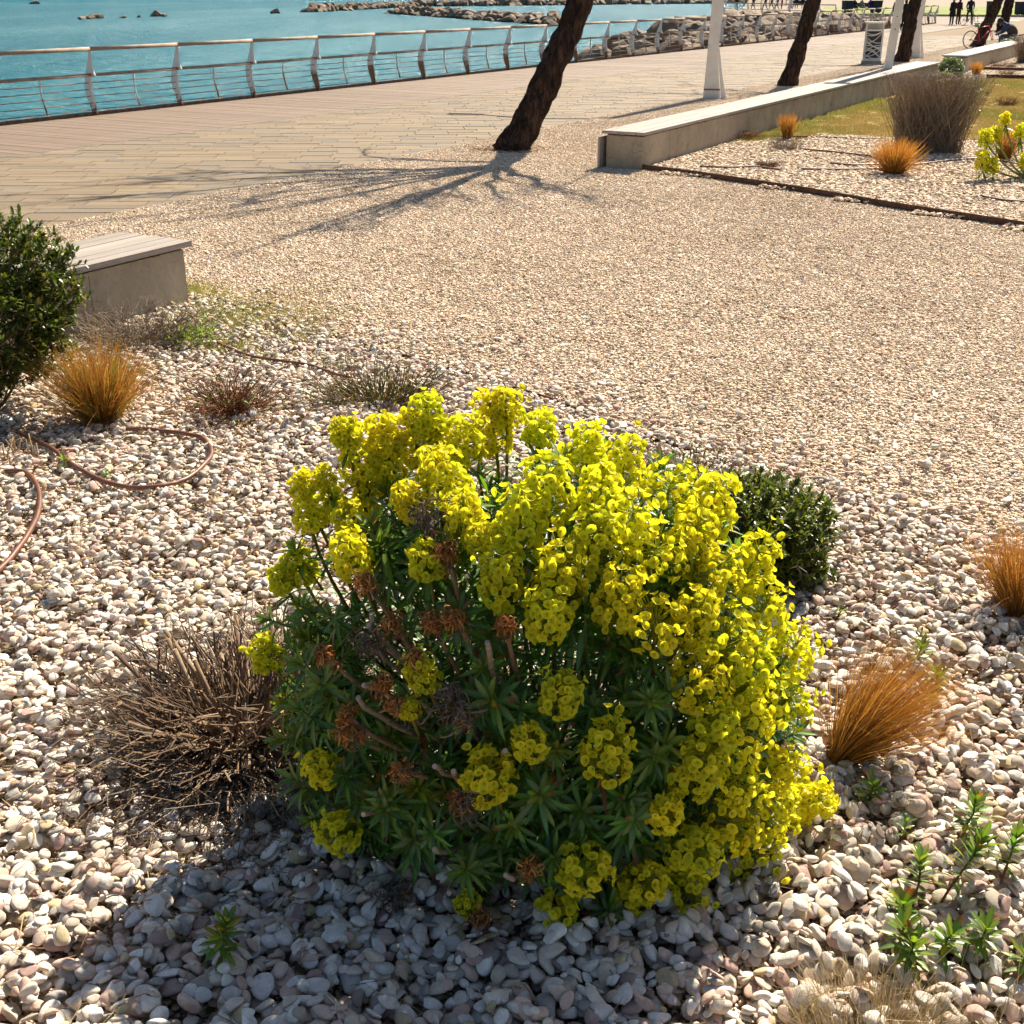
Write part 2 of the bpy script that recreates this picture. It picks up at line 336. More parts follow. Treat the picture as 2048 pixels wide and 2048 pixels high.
def mk_rock():
    m, nt, b, out = newmat('sea_rock'); g = noise(nt, 1.2, 8, .7); rnd = nd(nt, 'ShaderNodeObjectInfo').outputs['Random']
    c = ramp(nt, g, [(.3, (.10, .072, .05)), (.55, (.24, .185, .135)), (.75, (.36, .29, .22))])
    c = mulc(nt, c, ramp(nt, rnd, [(0, (.6, .55, .5)), (.5, (1, 1, 1)), (1, (1.0, .82, .66))]))
    tcn = nd(nt, 'ShaderNodeNewGeometry').outputs['Position']; z = nd(nt, 'ShaderNodeSeparateXYZ', {0: tcn}).outputs[2]
    al = nd(nt, 'ShaderNodeMath', {0: nd(nt, 'ShaderNodeMapRange', {0: z, 1: -1.6, 2: -1.05, 3: .35, 4: -.3}).outputs[0], 1: noise(nt, 1.5, 4)}, operation='ADD').outputs[0]
    c = mulc(nt, c, (.05, .055, .018), ramp(nt, al, [(.55, (0, 0, 0)), (.7, (1, 1, 1))]), 'MIX')
    nt.links.new(c, b.inputs['Base Color']); b.inputs['Roughness'].default_value = .9; bump(nt, b, g, .6, .2); return m
MT['rock'] = mk_rock()
def mk_sea():
    m, nt, b, out = newmat('sea_water'); tc = nd(nt, 'ShaderNodeTexCoord').outputs['Object']
    mp = nd(nt, 'ShaderNodeMapping', {'Vector': tc, 'Rotation': (0, 0, R(20)), 'Scale': (.035, .006, 1)}).outputs[0]
    big = nd(nt, 'ShaderNodeTexNoise', {'Vector': mp, 'Scale': 1., 'Detail': 5, 'Roughness': .6}).outputs[0]
    c = ramp(nt, big, [(.3, (.010, .092, .128)), (.52, (.016, .116, .154)), (.7, (.04, .160, .195))])
    nt.links.new(c, b.inputs['Base Color']); b.inputs['Roughness'].default_value = .2; b.inputs['IOR'].default_value = 1.33; b.inputs['Specular IOR Level'].default_value = .07
    w1 = nd(nt, 'ShaderNodeTexNoise', {'Vector': nd(nt, 'ShaderNodeMapping', {'Vector': tc, 'Rotation': (0, 0, R(-25)), 'Scale': (.55, 1.5, 1)}).outputs[0], 'Scale': 1.0, 'Detail': 6, 'Roughness': .62}).outputs[0]
    bp = nd(nt, 'ShaderNodeBump', {'Height': w1, 'Strength': 1., 'Distance': .8}).outputs[0]
    rip = nd(nt, 'ShaderNodeMapRange', {0: w1, 1: .3, 2: .7, 3: .82, 4: 1.2}).outputs[0]
    df = nd(nt, 'ShaderNodeBsdfDiffuse', {'Color': mulc(nt, c, rip), 'Normal': bp}); gl = nd(nt, 'ShaderNodeBsdfGlossy', {'Color': (.8, .9, 1, 1), 'Roughness': .22, 'Normal': bp}); mx = nd(nt, 'ShaderNodeMixShader', {0: .10})
    nt.links.new(df.outputs[0], mx.inputs[1]); nt.links.new(gl.outputs[0], mx.inputs[2]); nt.links.new(mx.outputs[0], out.inputs[0]); return m
MT['sea'] = mk_sea()
MT['sand'] = plain('wet_sand', (.42, .31, .18), .9, 0, .25, .15)
MT['palesand'] = plain('pale_paving', (.225, .175, .125), .9, 0, .3, .12)
MT['pave_joint'] = plain('joint_sand', (.20, .145, .085), .95, 0, 9, .2)
def mk_lawn():
    m, nt, b, out = newmat('dry_lawn'); a = noise(nt, .55, 6, .65); n2 = noise(nt, 26, 6, .75)
    c = ramp(nt, a, [(.36, (.37, .25, .09)), (.58, (.31, .225, .065)), (.72, (.17, .17, .03))])
    c = mulc(nt, c, nd(nt, 'ShaderNodeMapRange', {0: n2, 1: .3, 2: .7, 3: .6, 4: 1.25}).outputs[0])
    nt.links.new(c, b.inputs['Base Color']); b.inputs['Roughness'].default_value = .95; bump(nt, b, n2, .8, .03); return m
MT['lawn'] = mk_lawn()
MT['greenlawn'] = plain('green_lawn', (.14, .22, .02), .95, 0, .6, .35, c2=(.26, .30, .03))
# ------------------------------------------------------------------ geometry-node scatter for the uncountable stones and blades
hidden = {}
def proto_collection(name, meshes):
    c = bpy.data.collections.new(name)
    for i, me in enumerate(meshes):
        c.objects.link(bpy.data.objects.new(f'{name}_{i:02d}', me))
    return c
def scatter(name, P, rot, scl, idx, coll, parent=None):
    me = bpy.data.meshes.new(name); n = len(P)
    me.vertices.add(n); me.vertices.foreach_set('co', np.asarray(P, np.float32).ravel())
    for nm, a in (('rot', rot), ('scl', scl)):
        at = me.attributes.new(nm, 'FLOAT_VECTOR', 'POINT'); at.data.foreach_set('vector', np.asarray(a, np.float32).ravel())
    at = me.attributes.new('idx', 'INT', 'POINT'); at.data.foreach_set('value', np.asarray(idx, np.int32))
    o = obj(name, me, parent)
    ng = bpy.data.node_groups.new('scatter_' + name, 'GeometryNodeTree')
    ng.interface.new_socket('Geometry', in_out='INPUT', socket_type='NodeSocketGeometry'); ng.interface.new_socket('Geometry', in_out='OUTPUT', socket_type='NodeSocketGeometry')
    gi = ng.nodes.new('NodeGroupInput'); go = ng.nodes.new('NodeGroupOutput')
    ci = ng.nodes.new('GeometryNodeCollectionInfo'); ci.inputs[0].default_value = coll; ci.inputs['Separate Children'].default_value = True; ci.inputs['Reset Children'].default_value = True
    ip = ng.nodes.new('GeometryNodeInstanceOnPoints'); ip.inputs['Pick Instance'].default_value = True
    def attr(nm, t): a = ng.nodes.new('GeometryNodeInputNamedAttribute'); a.data_type = t; a.inputs[0].default_value = nm; return a.outputs[0]
    L = ng.links.new
    L(gi.outputs[0], ip.inputs['Points']); L(ci.outputs[0], ip.inputs['Instance']); L(attr('idx', 'INT'), ip.inputs['Instance Index'])
    L(attr('rot', 'FLOAT_VECTOR'), ip.inputs['Rotation']); L(attr('scl', 'FLOAT_VECTOR'), ip.inputs['Scale']); L(ip.outputs[0], go.inputs[0])
    md = o.modifiers.new('scatter', 'NODES'); md.node_group = ng
    tag(o, kind='stuff'); return o

# ------------------------------------------------------------------ sea and land
SEA_Z = -1.6
sea = obj('sea', sheet([(-4500, -300), (4500, -300), (4500, 6500), (-4500, 6500)], SEA_Z)); sea.data.materials.append(MT['sea']); tag(sea, kind='structure')
a0, a1 = SO(-40, -.12), SO(140, -.12)
land = obj('ground', sheet([a0, SO(78, -.12), (27, 97), (18.2, 107), (20, 118), (36, 200), (110, 600), (400, 1500), (3000, 3000), (3000, -300), (-20, -300)], -.07))
land.data.materials.append(MT['palesand']); tag(land, kind='structure')
# quay wall below the deck edge
qw = MB().add(prism([SO(-40, -.3), SO(80, -.3), SO(80, -.02), SO(-40, -.02)], -2.2, -.09)).build('quay_wall', MT['concrete'])
tag(qw, kind='structure')
# sandbar beyond the near rocks
sb = MB(); NXs, NYs = 60, 24
gx, gy = np.meshgrid(np.linspace(0, 1, NXs), np.linspace(0, 1, NYs), indexing='ij')
X = 9 + gx * 75 + gy * 10; Y = 168 + gy * 52 + gx * 4
hh = np.sin(np.pi * gy) * np.minimum(1, gx * 3.2) * .36 - .17 + .05 * np.sin(X * .7 + Y * .4)
i, j = np.meshgrid(np.arange(NXs - 1), np.arange(NYs - 1), indexing='ij'); b = i * NYs + j
sb.add((np.stack([X, Y, SEA_Z + hh], -1), np.stack([b, b + NYs, b + NYs + 1, b + 1], -1).reshape(-1, 4)))
tag(sb.build('sandbar', MT['sand'], smooth=True), kind='structure')

# ------------------------------------------------------------------ boardwalk: planks laid across
deck = obj('boardwalk', sheet([SO(-20, -.1), SO(95, -.1), SO(95, 3.72), SO(-20, 3.72)], -.05)); deck.data.materials.append(MT['dark']); tag(deck, kind='structure')
PW, PG = .125, .007
def plank_tint(): f = random.uniform(.78, 1.12); return (f, f * random.uniform(.96, 1.02), f * random.uniform(.93, 1.02))
ss = np.arange(-19, 90, PW + PG); order = sorted(ss, key=lambda s: 0 if -5.4 <= s else 1)
near = [s for s in ss if s >= -5.2][:300]; nearset = set(near)
rest = MB()
planks = []
for _ in range(8):
    planks.append(MB().add(box((0, 0, -.02), (3.78, PW, .04)), plank_tint()).mesh('plank', MT['deckwood']))
for k, s in enumerate(ss):
    p = SO(s, 1.83)
    dz = random.uniform(-.002, .002)
    if s in nearset: obj('plank', planks[random.randrange(8)], deck, (p[0], p[1], dz), (0, 0, -AZ))
    else:
        V, F = box((0, 0, -.02), (3.78, PW, .04)); rest.add((rotz(V, -AZ) + np.array([p[0], p[1], dz]), F), plank_tint())
o = rest.build('distant_planks', MT['deckwood'], deck); tag(o, kind='stuff')

# ------------------------------------------------------------------ stone paving in long rows
pave = obj('promenade', sheet([SO(-20, 3.72), SO(95, 3.72), SO(95, 8.72), SO(-20, 8.72)], -.018)); pave.data.materials.append(MT['pave_joint']); tag(pave, kind='structure')
def clip(poly, n, d):
    out = []
    for k in range(len(poly)):
        a, b = poly[k - 1], poly[k]; da, db = a @ n - d, b @ n - d
        if da >= 0: out.append(a)
        if (da >= 0) != (db >= 0): out.append(a + (b - a) * (da / (da - db)))
    return out
dA = R0 @ NN + 3.74; dB = R0 @ NN + 8.68
slabs = []
y = 6.0; RW = .285; th = R(2)
row_dir = np.array([math.cos(th), math.sin(th)]); row_n = np.array([-math.sin(th), math.cos(th)])
v = 4.0; RW = .25
while v < 66:
    # row v: where it crosses the band
    s_lo, s_hi = None, None
    ts = [(d - (row_n * v) @ NN) / (row_dir @ NN) for d in (dA, dB)]
    t0, t1 = min(ts) - 1.2, max(ts) + 1.2; t = t0 + random.uniform(0, .6)
    while t < t1:
        L = random.choice([.42, .55, .68, .82, 1.0]); g = .006
        q = [row_n * (v + g) + row_dir * (t + g), row_n * (v + g) + row_dir * (t + L - g), row_n * (v + RW - g) + row_dir * (t + L - g), row_n * (v + RW - g) + row_dir * (t + g)]
        pg = clip(clip([np.array(a) for a in q], NN, dA), -NN, -dB)
        if len(pg) >= 3:
            c = np.mean(pg, 0); px, py, zc = proj(np.array([c[0], c[1], 0]))
            slabs.append((np.array(pg), c, -60 < px < 2110, math.hypot(*c)))
        t += L
    v += RW
def slab_tint():
    f = random.uniform(.82, 1.1); h = random.random()
    base = (.195, .142, .083) if h < .6 else ((.17, .135, .092) if h < .85 else (.21, .15, .083))
    return tuple(x * f for x in base)
slabs.sort(key=lambda s: (not s[2], s[3]))
rest = MB()
for k, (pg, c, vis, d) in enumerate(slabs):
    z = random.uniform(-.003, .003); pp = pg - c
    pp *= 1
    if k < 300 and vis:
        MB().add(prism(pp, -.05, z), slab_tint()).build('paving_slab', MT['slab'], pave, loc=(c[0], c[1], 0))
    else: rest.add(prism(pg, -.05, z), slab_tint())
tag(rest.build('distant_paving_slabs', MT['slab'], pave), kind='stuff')

# ------------------------------------------------------------------ stones
def pebble_mesh(k, src, mat, tint=None):
    V, F = src; V = V.copy(); r = np.random.default_rng(100 + k)
    for _ in range(r.integers(3, 9)):           # worn flats
        n = norm(r.normal(size=3)); h = r.uniform(.48, .88); d = V @ n; m = d > h; V[m] -= np.outer((d[m] - h) * .85, n)
    ph = r.uniform(0, 6, 6); V *= (1 + .07 * np.sin(2.2 * V[:, :1] + ph[0]) + .06 * np.sin(2.7 * V[:, 1:2] + ph[1]) + .05 * np.sin(3.1 * V[:, 2:] + ph[2]))
    V *= np.array([1, r.uniform(.5, .9), r.uniform(.24, .52)])
    V[:, 0] += .12 * V[:, 1] * math.sin(ph[3]) ; V[:, 1] *= 1 + .22 * V[:, 0] * math.sin(ph[4])
    return MB().add((V, F)).mesh('pebble', mat, True)
PEB = [pebble_mesh(k, ICO2 if k < 18 else ICO2, MT['pebble']) for k in range(32)]
PEBC = proto_collection('pebble_shapes', PEB)

# tiles of stones for the wide areas: every stone real, tile turned at random
STONE_COLS = np.array([(.56, .49, .39), (.64, .58, .49), (.48, .39, .29), (.58, .49, .36), (.52, .40, .30), (.38, .31, .24), (.68, .63, .55), (.44, .35, .24), (.32, .27, .22), (.60, .51, .37)])
def stone_tile(size, n, amin, amax, src, seed, layer):
    r = np.random.default_rng(seed); mb = MB(); V0, F0 = src; nv = len(V0)
    a = amin * (amax / amin) ** (r.random(n) ** 1.6)
    S = np.stack([a, a * r.uniform(.6, .9, n), a * r.uniform(.24, .42, n)], 1)
    pos = np.stack([r.uniform(-size / 2, size / 2, n), r.uniform(-size / 2, size / 2, n), r.uniform(0, layer, n)], 1)
    yaw = r.uniform(0, 6.28, n); tx, ty = r.normal(0, .16, n), r.normal(0, .16, n)
    V = V0[None] * S[:, None] * (1 + r.uniform(-.22, .22, (n, nv, 1)))
    c, s = np.cos(tx)[:, None], np.sin(tx)[:, None]; V = np.stack([V[..., 0], V[..., 1] * c - V[..., 2] * s, V[..., 1] * s + V[..., 2] * c], -1)
    c, s = np.cos(ty)[:, None], np.sin(ty)[:, None]; V = np.stack([V[..., 0] * c + V[..., 2] * s, V[..., 1], -V[..., 0] * s + V[..., 2] * c], -1)
    c, s = np.cos(yaw)[:, None], np.sin(yaw)[:, None]; V = np.stack([V[..., 0] * c - V[..., 1] * s, V[..., 0] * s + V[..., 1] * c, V[..., 2]], -1)
    V += pos[:, None]
    C = STONE_COLS[r.integers(0, len(STONE_COLS), n)] * np.where(r.random((n, 1)) < .2, r.uniform(.6, .95, (n, 1)), r.uniform(1.1, 1.6, (n, 1))) * np.array([1.04, 1.0, .97])
    F = (F0[None] + (np.arange(n) * nv)[:, None, None]).reshape(-1, 3)
    mb.add((V.reshape(-1, 3), F), np.repeat(C, nv, 0)); return mb.mesh('stone_tile', MT['gravel'], True)
TS = .5
GRAV = [stone_tile(TS, 1750, .0052, .0175, ICO0, 50 + k, .014) for k in range(6)]
GRAVC = proto_collection('gravel_tiles', GRAV)
PTIL = [stone_tile(TS, 420, .011, .030, ICO1, 80 + k, .030) for k in range(4)]
PTILC = proto_collection('pebble_tiles', PTIL)
def tiles(name, poly, coll, nvar, z, parent, test=None):
    p = np.array(poly); c0 = p.min(0) - 1; c1 = p.max(0) + 1
    # grid along the promenade frame
    s0 = np.array([so_of(*q) for q in [(c0[0], c0[1]), (c1[0], c0[1]), (c1[0], c1[1]), (c0[0], c1[1])]])
    S, O = np.meshgrid(np.arange(math.floor(s0[:, 0].min()), s0[:, 0].max(), TS), np.arange(math.floor(s0[:, 1].min()) + .9, s0[:, 1].max(), TS), indexing='ij')
    X = R0[0] + U[0] * S + NN[0] * O; Y = R0[1] + U[1] * S + NN[1] * O; X, Y = X.ravel(), Y.ravel()
    m = inpoly(X, Y, poly)
    px, py, zc = proj(np.stack([X, Y, np.zeros_like(X)], 1)); m &= (px > -500) & (px < 2600) & (zc > .3) & (py < 2700)
    if test is not None: m &= test(X, Y)
    X, Y = X[m], Y[m]; n = len(X)
    rot = np.stack([np.zeros(n), np.zeros(n), rng.integers(0, 4, n) * math.pi / 2 - AZ], 1)
    return scatter(name, np.stack([X, Y, np.full(n, z)], 1), rot, np.ones((n, 3)) * 1.03, rng.integers(0, nvar, n), coll, parent)

# gravel court between the beds and along the benches
EDGE = [(1.72, 16.45), (2.41, 15.73), (3.41, 14.49), (4.23, 13.26), (5.14, 12.13), (7.6, 9.2)]
def bed_d(x, y): return ((x + 2.53) + (y - 9.3)) / math.sqrt(2)      # >0: gravel side of the front bed's edge
court_poly = [SO(-20, 8.66), SO(48, 8.66), SO(48, 11.85), SO(-1.7, 11.85), *EDGE, (9, 2), (2.9, 3.9), (-2.53, 9.3), SO(-10.2, 11.85), SO(-20, 11.85)]
court = obj('gravel_court', sheet(court_poly, -.012)); court.data.materials.append(MT['gravelbase']); tag(court, kind='structure')
tiles('gravel', court_poly, GRAVC, len(GRAV), -.004, court)

# far bed with steel edging, lawn and the strips beyond it
bed2 = [(1.72, 16.45), SO(1.6, 12.32), (5.0, 20.2), (8.0, 19.6), (14, 18.6), (16, 9), (7.6, 9.2), *EDGE[1:-1][::-1]]
B2 = obj('far_pebble_bed', sheet(bed2, .0)); B2.data.materials.append(MT['soil']); tag(B2, kind='structure')
tiles('pebble_cover', bed2, PTILC, len(PTIL), .012, B2)
lawn_poly = [SO(1.6, 12.32), SO(17.0, 12.32), (13.2, 34.3), (22, 34.2), (30, 20), (14, 18.6), (8.0, 19.6), (5.0, 20.2)]
lawn = obj('dry_lawn', sheet(lawn_poly, .012)); lawn.data.materials.append(MT['lawn']); tag(lawn, kind='structure')
bed3 = [SO(17.0, 12.32), SO(17.0, 11.85), SO(40, 11.85), (40, 52), (40, 34.2), (13.2, 34.3)]
B3 = obj('distant_pebble_bed', sheet(bed3, .004)); B3.data.materials.append(MT['soil']); tag(B3, kind='structure')
tiles('distant_pebble_cover', bed3, PTILC, len(PTIL), .012, B3)

# short lawn blades: yellowed, greener by the bench
def blade_tile(seed, n, cols, hmin, hmax):
    r = np.random.default_rng(seed); b = np.stack([r.uniform(-.25, .25, n), r.uniform(-.25, .25, n), np.zeros(n)], 1)
    d = norm(np.stack([r.normal(0, .55, n), r.normal(0, .55, n), np.ones(n)], 1)); L = r.uniform(hmin, hmax, n)
    P = b[:, None] + d[:, None] * L[:, None, None] * np.array([0, .5, 1])[None, :, None]; P[:, 2, 2] -= L * .15
    side = norm(np.stack([r.normal(size=n), r.normal(size=n), np.zeros(n)], 1)); w = np.tile([.005, .004, .0008], (n, 1))
    C = np.array(cols)[r.integers(0, len(cols), n)] * r.uniform(.7, 1.2, (n, 1))
    return MB().add(ribbons(P, w, side), np.repeat(C, 6, 0)).mesh('blade_tile', MT['grass'])
DRYC = [(.46, .32, .11), (.52, .38, .15), (.38, .27, .08), (.30, .26, .06)]
GRNC = [(.17, .24, .025), (.12, .20, .02), (.28, .30, .04)]
BL = [blade_tile(1, 900, DRYC, .02, .06), blade_tile(2, 900, DRYC, .02, .06), blade_tile(3, 900, DRYC + GRNC, .02, .07), blade_tile(4, 900, GRNC + DRYC[:2], .03, .09)]
BLC = proto_collection('lawn_tiles', BL)
S, O = np.meshgrid(np.arange(-2, 32, .42), np.arange(12.4, 34, .42), indexing='ij')
X = (R0[0] + U[0] * S + NN[0] * O).ravel() + rng.uniform(-.15, .15, S.size); Y = (R0[1] + U[1] * S + NN[1] * O).ravel() + rng.uniform(-.15, .15, S.size); Of = O.ravel()
m = inpoly(X, Y, lawn_poly); X, Y, Of = X[m], Y[m], Of[m]; n = len(X)
green = np.array([mnoise.noise(Vector((x * .35, y * .35, 3))) for x, y in zip(X, Y)])
idx = np.where(green > .25, 2, rng.integers(0, 2, n)); idx = np.where((Of < 12.75) | (green > .48), 3, idx)
scatter('lawn_grass', np.stack([X, Y, np.full(n, .012)], 1), np.stack([np.zeros(n), np.zeros(n), rng.uniform(0, 6.28, n)], 1), np.ones((n, 3)), idx, BLC, lawn)

# ------------------------------------------------------------------ front bed: pebbles dropped one on another
fb_poly = [(-7, 1.2), (6, 1.2), (6, 2.4), (2.9, 3.9), (.93, 5.84), (-2.53, 9.3), SO(-10.4, 12.0), SO(-18, 12.0)]
bed = obj('garden_bed', sheet(fb_poly, -.004)); bed.data.materials.append(MT['soil']); tag(bed, kind='structure')
gx0, gy0, gr = -5.0, 1.45, .01
HN = np.zeros((900, 900), np.float32)
xx = (np.arange(900) * gr + gx0)[:, None]; yy = (np.arange(900) * gr + gy0)[None]
HN += (.012 * np.sin(xx * 2.1 + .5 * np.sin(yy * 1.7)) * np.sin(yy * 2.4 + 1) + .006 * np.sin(xx * 5 + yy * 3.1)).astype(np.float32) + .02
N0 = 84000
cand = np.stack([rng.uniform(-4.6, 3.7, N0), 1.6 + 7.9 * rng.random(N0) ** 1.3], 1)
px, py, zc = proj(np.c_[cand, np.zeros(N0)])
dd = bed_d(cand[:, 0], cand[:, 1]); so = (cand - R0) @ NN
keep = (px > -260) & (px < 2310) & (py < 2330) & (so > 12.0) & ((dd < 0) | (rng.random(N0) < .42 * np.exp(-np.maximum(dd, 0) / .28)))
# bare litter patches round the cut shrub and beneath the plants
thin = np.exp(-(((cand[:, 0] + .95) / .33) ** 2 + ((cand[:, 1] - 3.0) / .42) ** 2)); keep &= rng.random(N0) > thin * .85
thin = np.exp(-(((cand[:, 0] + 2.6) / .5) ** 2 + ((cand[:, 1] - 6.0) / .35) ** 2)); keep &= rng.random(N0) > thin * .7
cand = cand[keep]; n = len(cand)
nearf = np.clip((4.6 - cand[:, 1]) / 3, 0, 1)
A = rng.uniform(.0125, .023, n) + rng.random(n) ** 3 * .014 + nearf * .007
A[rng.random(n) < .2] *= .6
pv = rng.integers(0, len(PEB), n); dims = np.array([np.abs(np.array([v.co[:] for v in me.vertices])).max(0) for me in PEB])
yaw = rng.uniform(0, 2 * np.pi, n); pos = np.zeros((n, 3)); rot = np.zeros((n, 3)); ordr = np.argsort(A + rng.normal(0, .006, n))[::-1]
ordr = np.concatenate([rng.permutation(ordr[: n // 2]), ordr[n // 2:][::1][rng.permutation(n - n // 2)]])
gl = np.arange(-4, 5)
for k in ordr:
    a = A[k]; ax, ay, az_ = dims[pv[k]] * a
    ci = int((cand[k, 0] - gx0) / gr); cj = int((cand[k, 1] - gy0) / gr); w = max(1, int(math.ceil(ax * .9 / gr)))
    if ci < w + 1 or cj < w + 1 or ci > 898 - w or cj > 898 - w: continue
    H = HN[ci - w:ci + w + 1, cj - w:cj + w + 1]; g = np.arange(-w, w + 1) * gr
    cs, sn = math.cos(yaw[k]), math.sin(yaw[k]); u = g[:, None] * cs + g[None] * sn; v = -g[:, None] * sn + g[None] * cs
    q = (u / ax) ** 2 + (v / ay) ** 2; mk = q < 1
    if not mk.any(): mk[w, w] = True
    hm = H[mk]; mean = hm.mean(); sx = (H[w + 1:].mean() - H[:w].mean()) / (ax * 1.1 + 1e-6); sy = (H[:, w + 1:].mean() - H[:, :w].mean()) / (ax * 1.1 + 1e-6)
    z0 = mean * .6 + hm.max() * .4
    if z0 > .105: z0 = mean
    pos[k] = (cand[k, 0], cand[k, 1], z0 + az_ * .62)
    t = Vector((-max(-.9, min(.9, sx)) + random.gauss(0, .16), -max(-.9, min(.9, sy)) + random.gauss(0, .16), 1)).normalized()
    qq = t.to_track_quat('Z', 'Y'); e = (Vector((0, 0, 1)).rotation_difference(t) @ Matrix.Rotation(yaw[k], 3, 'Z').to_quaternion()).to_euler()
    rot[k] = e[:]
    H[mk] = np.maximum(H[mk], z0 + az_ * 1.5 * np.sqrt(np.clip(1 - q[mk], 0, 1)))
ok = pos[:, 2] > 0; cand, A, pv, pos, rot = cand[ok], A[ok], pv[ok], pos[ok], rot[ok]; n = len(cand)
px, py, zc = proj(pos); top = np.array([HN[int((p[0] - gx0) / gr), int((p[1] - gy0) / gr)] for p in pos])
vis = (px > 10) & (px < 2038) & (py < 2030) & (pos[:, 2] > top - A * .75)
hid = inpoly(px, py, [(560, 900), (1200, 800), (1480, 930), (1650, 1300), (1680, 1560), (1600, 1750), (1400, 1900), (1000, 1880), (700, 1750), (540, 1500)])
vis &= ~hid
score = np.where(vis, A / zc, 0); big = np.argsort(score)[::-1][:300]; isb = np.zeros(n, bool); isb[big] = True
for k in np.where(isb)[0]: obj('pebble', PEB[pv[k]], bed, pos[k], rot[k], A[k])
m = ~isb; scatter('pebbles', pos[m], rot[m], np.repeat(A[m][:, None], 3, 1), pv[m], PEBC, bed)
def bed_z(x, y):
    i, j = int((x - gx0) / gr), int((y - gy0) / gr); return float(HN[max(0, min(899, i)), max(0, min(899, j))]) if 0 <= i < 900 and 0 <= j < 900 else 0.
# fine grit between the pebbles
tiles('bed_grit', fb_poly, GRAVC, len(GRAV), -.008, bed)
# darker odd stones, flakes and bits of bark strewn over the gravel court
n = 900; q = np.stack([rng.uniform(-3.5, 6, n), rng.uniform(4.5, 20, n)], 1); m = inpoly(q[:, 0], q[:, 1], court_poly); q = q[m]; n = len(q)
scatter('strewn_stones', np.c_[q, np.full(n, .012)], np.stack([rng.normal(0, .15, n), rng.normal(0, .15, n), rng.uniform(0, 6.28, n)], 1), np.repeat(rng.uniform(.010, .022, n)[:, None], 3, 1), rng.integers(0, len(PEB), n), PEBC, court)
# dry straw and leaf litter caught among the stones
n = 9000; P0 = np.stack([rng.uniform(-4.2, 3, n), 1.6 + 7 * rng.random(n) ** 1.3], 1); w = bed_d(P0[:, 0], P0[:, 1]) < .3
dens = .22 + .78 * np.clip(1 - (P0[:, 0] + 1.4) / 1.3, 0, 1); P0 = P0[w & (rng.random(n) < dens)]; n = len(P0)
z = np.array([bed_z(*p) for p in P0]); an = rng.uniform(0, 6.28, n); L = rng.uniform(.03, .13, n)
d = np.stack([np.cos(an), np.sin(an), rng.normal(0, .12, n)], 1); s2 = np.stack([-np.sin(an), np.cos(an), np.zeros(n)], 1) * rng.normal(0, .15, n)[:, None]
tt = np.linspace(-.5, .5, 5); P = np.c_[P0, z + .006][:, None] + L[:, None, None] * (d[:, None] * tt[None, :, None] + s2[:, None] * (tt ** 2)[None, :, None])
C = np.array([(.44, .32, .16), (.34, .23, .11), (.22, .14, .08), (.50, .39, .22)])[rng.integers(0, 4, n)]
tag(MB().add(tubes(P, np.tile([.0006, .0011, .0012, .001, .0005], (n, 1)) * rng.uniform(.7, 1.5, (n, 1))), np.repeat(C, 15, 0)).build('straw_litter', MT['twig'], bed), kind='stuff')
# ------------------------------------------------------------------ spurge bush
EC = np.array([.08, 2.95, .28]); ER = np.array([.74, .64, .85])
def on_dome(px, py, k=1.0):
    o = (np.array([0, 0, CAM_H]) - EC) / (ER * k); d = ray(px, py) / (ER * k)
    a, b, c = d @ d, 2 * o @ d, o @ o - 1; D = b * b - 4 * a * c
    t = (-b - math.sqrt(D)) / (2 * a) if D > 0 else -b / (2 * a)
    q = o + d * t; p = q * ER * k + EC; p[2] = max(p[2], .09); n = norm(q / (ER * k)); return p, n
LEAFC = np.array([(.062, .135, .014), (.088, .172, .018), (.085, .160, .030), (.066, .125, .034)])
def cup_geo(seed):
    r = np.random.default_rng(seed); seg = 10; a = np.arange(seg) * 2 * np.pi / seg
    lob = 1 + .13 * np.cos(2 * a + r.uniform(0, 6)) + r.uniform(-.05, .05, seg)
    rings = [(.16, -.50), (.60, -.18), (1.0, .12)]; V = [[0, 0, -.55]]
    for q, (rr, z) in enumerate(rings):
        for k in range(seg): V.append([rr * lob[k] * math.cos(a[k]), rr * lob[k] * math.sin(a[k]), z + (.14 * math.cos(2 * a[k]) if q == 2 else 0)])
    F3 = [[0, 1 + (k + 1) % seg, 1 + k] for k in range(seg)]; F4 = []
    for q in range(2):
        for k in range(seg): A0 = 1 + q * seg + k; A1 = 1 + q * seg + (k + 1) % seg; F4.append([A0, A1, A1 + seg, A0 + seg])
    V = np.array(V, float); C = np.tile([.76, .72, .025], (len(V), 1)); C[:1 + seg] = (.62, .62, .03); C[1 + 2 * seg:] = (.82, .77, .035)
    n0 = len(V); g = [[.24 * math.cos(t), .24 * math.sin(t), -.26] for t in np.arange(5) * 1.2566] + [[0, 0, .02]]
    V = np.concatenate([V, g]); C = np.concatenate([C, np.tile([.50, .38, .025], (6, 1))]); F3 += [[n0 + k, n0 + (k + 1) % 5, n0 + 5] for k in range(5)]
    return V, [np.array(F4), np.array(F3)], C
CUPS = [cup_geo(k) for k in range(5)]
